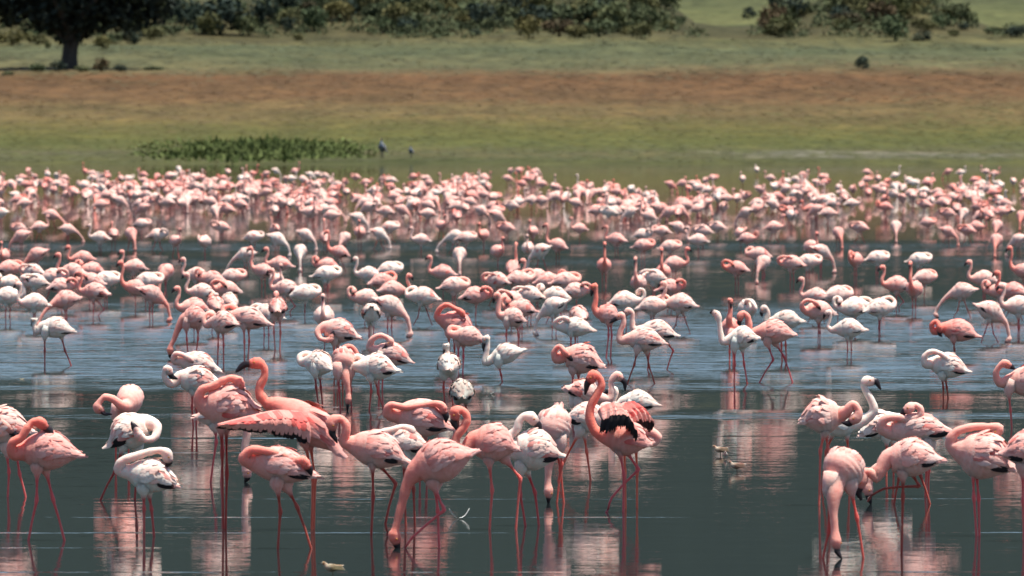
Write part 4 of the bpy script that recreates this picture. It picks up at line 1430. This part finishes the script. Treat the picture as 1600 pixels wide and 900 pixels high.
# ------------------------------------------------------------------ small things
def small_bird(xp, fy, ln, rz, cols, label):
    """a little sandpiper: body, bill, legs"""
    d = wd(fy)
    s = F / d
    k = ln / s
    root = empty('sandpiper', ((xp - 800) / s, d, 0), rz)
    br, wh = np.array(cols[0]), np.array(cols[1])
    bd = Geo()
    rows = []
    for x, z, r_, c in ((.52, .46, .02, wh), (.38, .42, .07, br), (.15, .36, .15, br), (-.1, .35, .19, br * .6 + wh * .4), (-.28, .40, .15, wh), (-.38, .52, .09, wh * .7 + br * .3), (-.45, .58, .075, br), (-.52, .58, .04, wh)):
        rows.append(np.concatenate([np.array((x, 0, z)) * k, [r_ * .85 * k, r_ * k], c, c]))
    bd.add(*loft(catmull(rows, 3), (0, 1, 0), 12))
    for sg in (-1, 1):
        lr = [np.concatenate([np.array(q) * k, [.018 * k, .018 * k], br * .4, br * .4]) for q in ((-.05, .06 * sg, .28), (.0, .06 * sg, .12), (-.05, .06 * sg, -.25))]
        bd.add(*loft(lr, (0, 1, 0), 6))
    bd.obj('body', PLUM, root)
    bb = Geo()
    dk = np.array((.03, .025, .02))
    bb.add(*loft([np.concatenate([np.array(q) * k, [r_ * k, r_ * k], dk, dk]) for q, r_ in (((-.50, 0, .58), .03), ((-.6, 0, .565), .02), ((-.72, 0, .54), .008))], (0, 1, 0), 6))
    bb.obj('bill', BILL, root)
    for sg in (-1, 1):
        wg_ = Geo()
        for i in range(7):
            rr2 = []
            z0 = .46 - .03 * i
            for x, r_ in ((-.2, .03), (.05, .045), (.3, .03), (.46, .008)):
                rr2.append(np.concatenate([np.array((x + .02 * i, sg * (.10 + .012 * i), z0 - .05 * (x + .2))) * k, [.012 * k, r_ * k], br * (.8 + .1 * (i % 3)), br]))
            wg_.add(*loft(rr2, (0, 1, 0), 6))
        wg_.obj('wing', PLUM, root)
    tag(root, label, 'wading bird', 'small waders between the flamingos')


small_bird(1126, 711, 24, 0.2, ((.16, .09, .05), (.45, .38, .29)), 'small brown wading bird with pale stripe on the open calm water')
small_bird(1134, 716, 18, 1.5, ((.20, .16, .13), (.42, .38, .34)), 'small wading bird with white rump beside the striped brown one')
small_bird(1152, 737, 26, -0.15, ((.15, .07, .045), (.42, .38, .3)), 'small reddish brown wading bird with white belly on calm water')
small_bird(520, 899, 33, 0.1, ((.17, .12, .055), (.36, .33, .24)), 'small olive brown wading bird by the red legs of the neck folded flamingo')


def feather(xp, fy, ln, label, up=.25):
    d = wd(fy)
    s = F / d
    k = ln / s
    root = empty('floating_feather', ((xp - 800) / s, d, 0.004), 0.3)
    gm = Geo()
    V, Fq = [], []
    n_ = 9
    for i in range(n_):
        t_ = i / (n_ - 1)
        x = (t_ - .5)
        z = up * (2 * abs(x)) ** 2.2
        wv = .10 * math.sin(math.pi * min(1, t_ * .9 + .08)) + .01
        for j in (-1, 0, 1):
            V.append(np.array((x, j * wv, z + (.02 if j else 0))) * k)
    for i in range(n_ - 1):
        for j in range(2):
            o = i * 3 + j
            Fq.append((o, o + 1, o + 4, o + 3))
    c = np.tile(np.array((.8, .78, .76)), (len(V), 1))
    gm.add(V, Fq, c, c)
    gm.obj('vane', WINGM, root)
    sh = Geo()
    sh.add(*loft([np.concatenate([np.array(((i / 8 - .52), 0, up * (2 * abs(i / 8 - .5)) ** 2.2 + .01)) * k, [.012 * k] * 2, np.array((.7, .66, .6)), np.array((.7, .66, .6))]) for i in range(9)], (0, 1, 0), 5))
    sh.obj('shaft', PLUM, root)
    tag(root, label, 'feather', 'feathers floating on the lake')


feather(718, 811, 33, 'curled white feather floating beside the feeding salmon flamingo', .45)
feather(766, 616, 14, 'small white feather floating where rippled and calm water meet')
feather(1324, 768, 12, 'tiny white feather near the hanging neck of the feeding flamingo', .35)
feather(1492, 632, 6, 'speck of white down on calm water below the white preening bird', .3)


def leaf_litter(xp, fy, ln, label):
    d = wd(fy)
    s = F / d
    k = ln / s
    m = Nodes('dry_leaf')
    gg = m.n('NewGeometry')
    nn_ = m.noise(gg.outputs['Position'], 60, 2)
    m.l(m.ramp(nn_.outputs[0], [(.3, (.20, .13, .03)), (.7, (.42, .30, .08))]), m.b.inputs['Base Color'])
    pts = [(0, -.5), (.25, -.3), (.2, -.05), (.5, 0), (.22, .12), (.28, .4), (0, .5), (-.26, .34), (-.2, .1), (-.5, .02), (-.2, -.1), (-.26, -.34)]
    V = [(0, 0, .12 * k)]
    for i, (a, b) in enumerate(pts):
        V.append((a * k, b * k, (.02 + .5 * abs(a) * (1 if i % 2 else .6)) * k))
    Fq = [(0, i + 1, (i + 1) % len(pts) + 1) for i in range(len(pts))]
    o = mesh_obj('floating_leaf', V, Fq, m.m)
    o.location = ((xp - 800) / s, d, 0.004)
    tag(o, label, 'leaf')


leaf_litter(34, 594, 9, 'yellow brown dry leaf floating on the blue rippled water')


def heron(xp, yp, hpx, label):
    p = hit(xp, yp)
    s = F / p.y
    k = hpx / s
    root = empty('heron', p, 1.2)
    gcol, dk = np.array((.15, .18, .23)), np.array((.03, .035, .05))
    bd = Geo()
    rows = [np.concatenate([np.array(q) * k, [a * k, b * k], c, c]) for q, a, b, c in
            (((.30, 0, .36), .03, .02, dk), ((.2, 0, .44), .09, .08, gcol), ((.05, 0, .55), .14, .15, gcol), ((-.06, 0, .66), .12, .13, gcol),
             ((-.11, 0, .76), .06, .07, gcol * 1.3), ((-.08, 0, .84), .045, .045, gcol * 1.3), ((-.08, 0, .92), .042, .042, dk), ((-.13, 0, .965), .05, .045, dk), ((-.19, 0, .955), .03, .03, dk))]
    bd.add(*loft(catmull(rows, 3), (0, 1, 0), 12))
    for sg in (-1, 1):
        bd.add(*loft([np.concatenate([np.array(q) * k, [r_ * k] * 2, dk * 1.5, dk * 1.5]) for q, r_ in (((.03, .05 * sg, .5), .05), ((.03, .05 * sg, .36), .025), ((.04, .05 * sg, .2), .018), ((.03, .05 * sg, -.05), .018))], (0, 1, 0), 6))
    bd.obj('body', PLUM, root)
    bb = Geo()
    bb.add(*loft([np.concatenate([np.array(q) * k, [r_ * k] * 2, np.array((.35, .25, .06)), np.array((.35, .25, .06))]) for q, r_ in (((-.17, 0, .955), .025), ((-.26, 0, .94), .018), ((-.36, 0, .92), .005))], (0, 1, 0), 6))
    bb.obj('bill', BILL, root)
    for sg in (-1, 1):
        wg_ = Geo()
        for i in range(6):
            wg_.add(*loft([np.concatenate([np.array((x, sg * (.10 + .012 * i), z - .02 * i)) * k, [.02 * k, r_ * k], (gcol if i < 4 else dk), gcol]) for x, z, r_ in ((-.08, .68, .04), (.05, .60, .06), (.2, .48, .05), (.32, .36, .01))], (0, 1, 0), 6))
        wg_.obj('wing', PLUM, root)
    tag(root, label, 'heron', 'grey herons on the shore')


heron(597, 248, 32, 'dark grey heron standing at the end of the green reed bank')
heron(642, 247, 20, 'smaller pale grey heron on the mud beyond the dark heron')
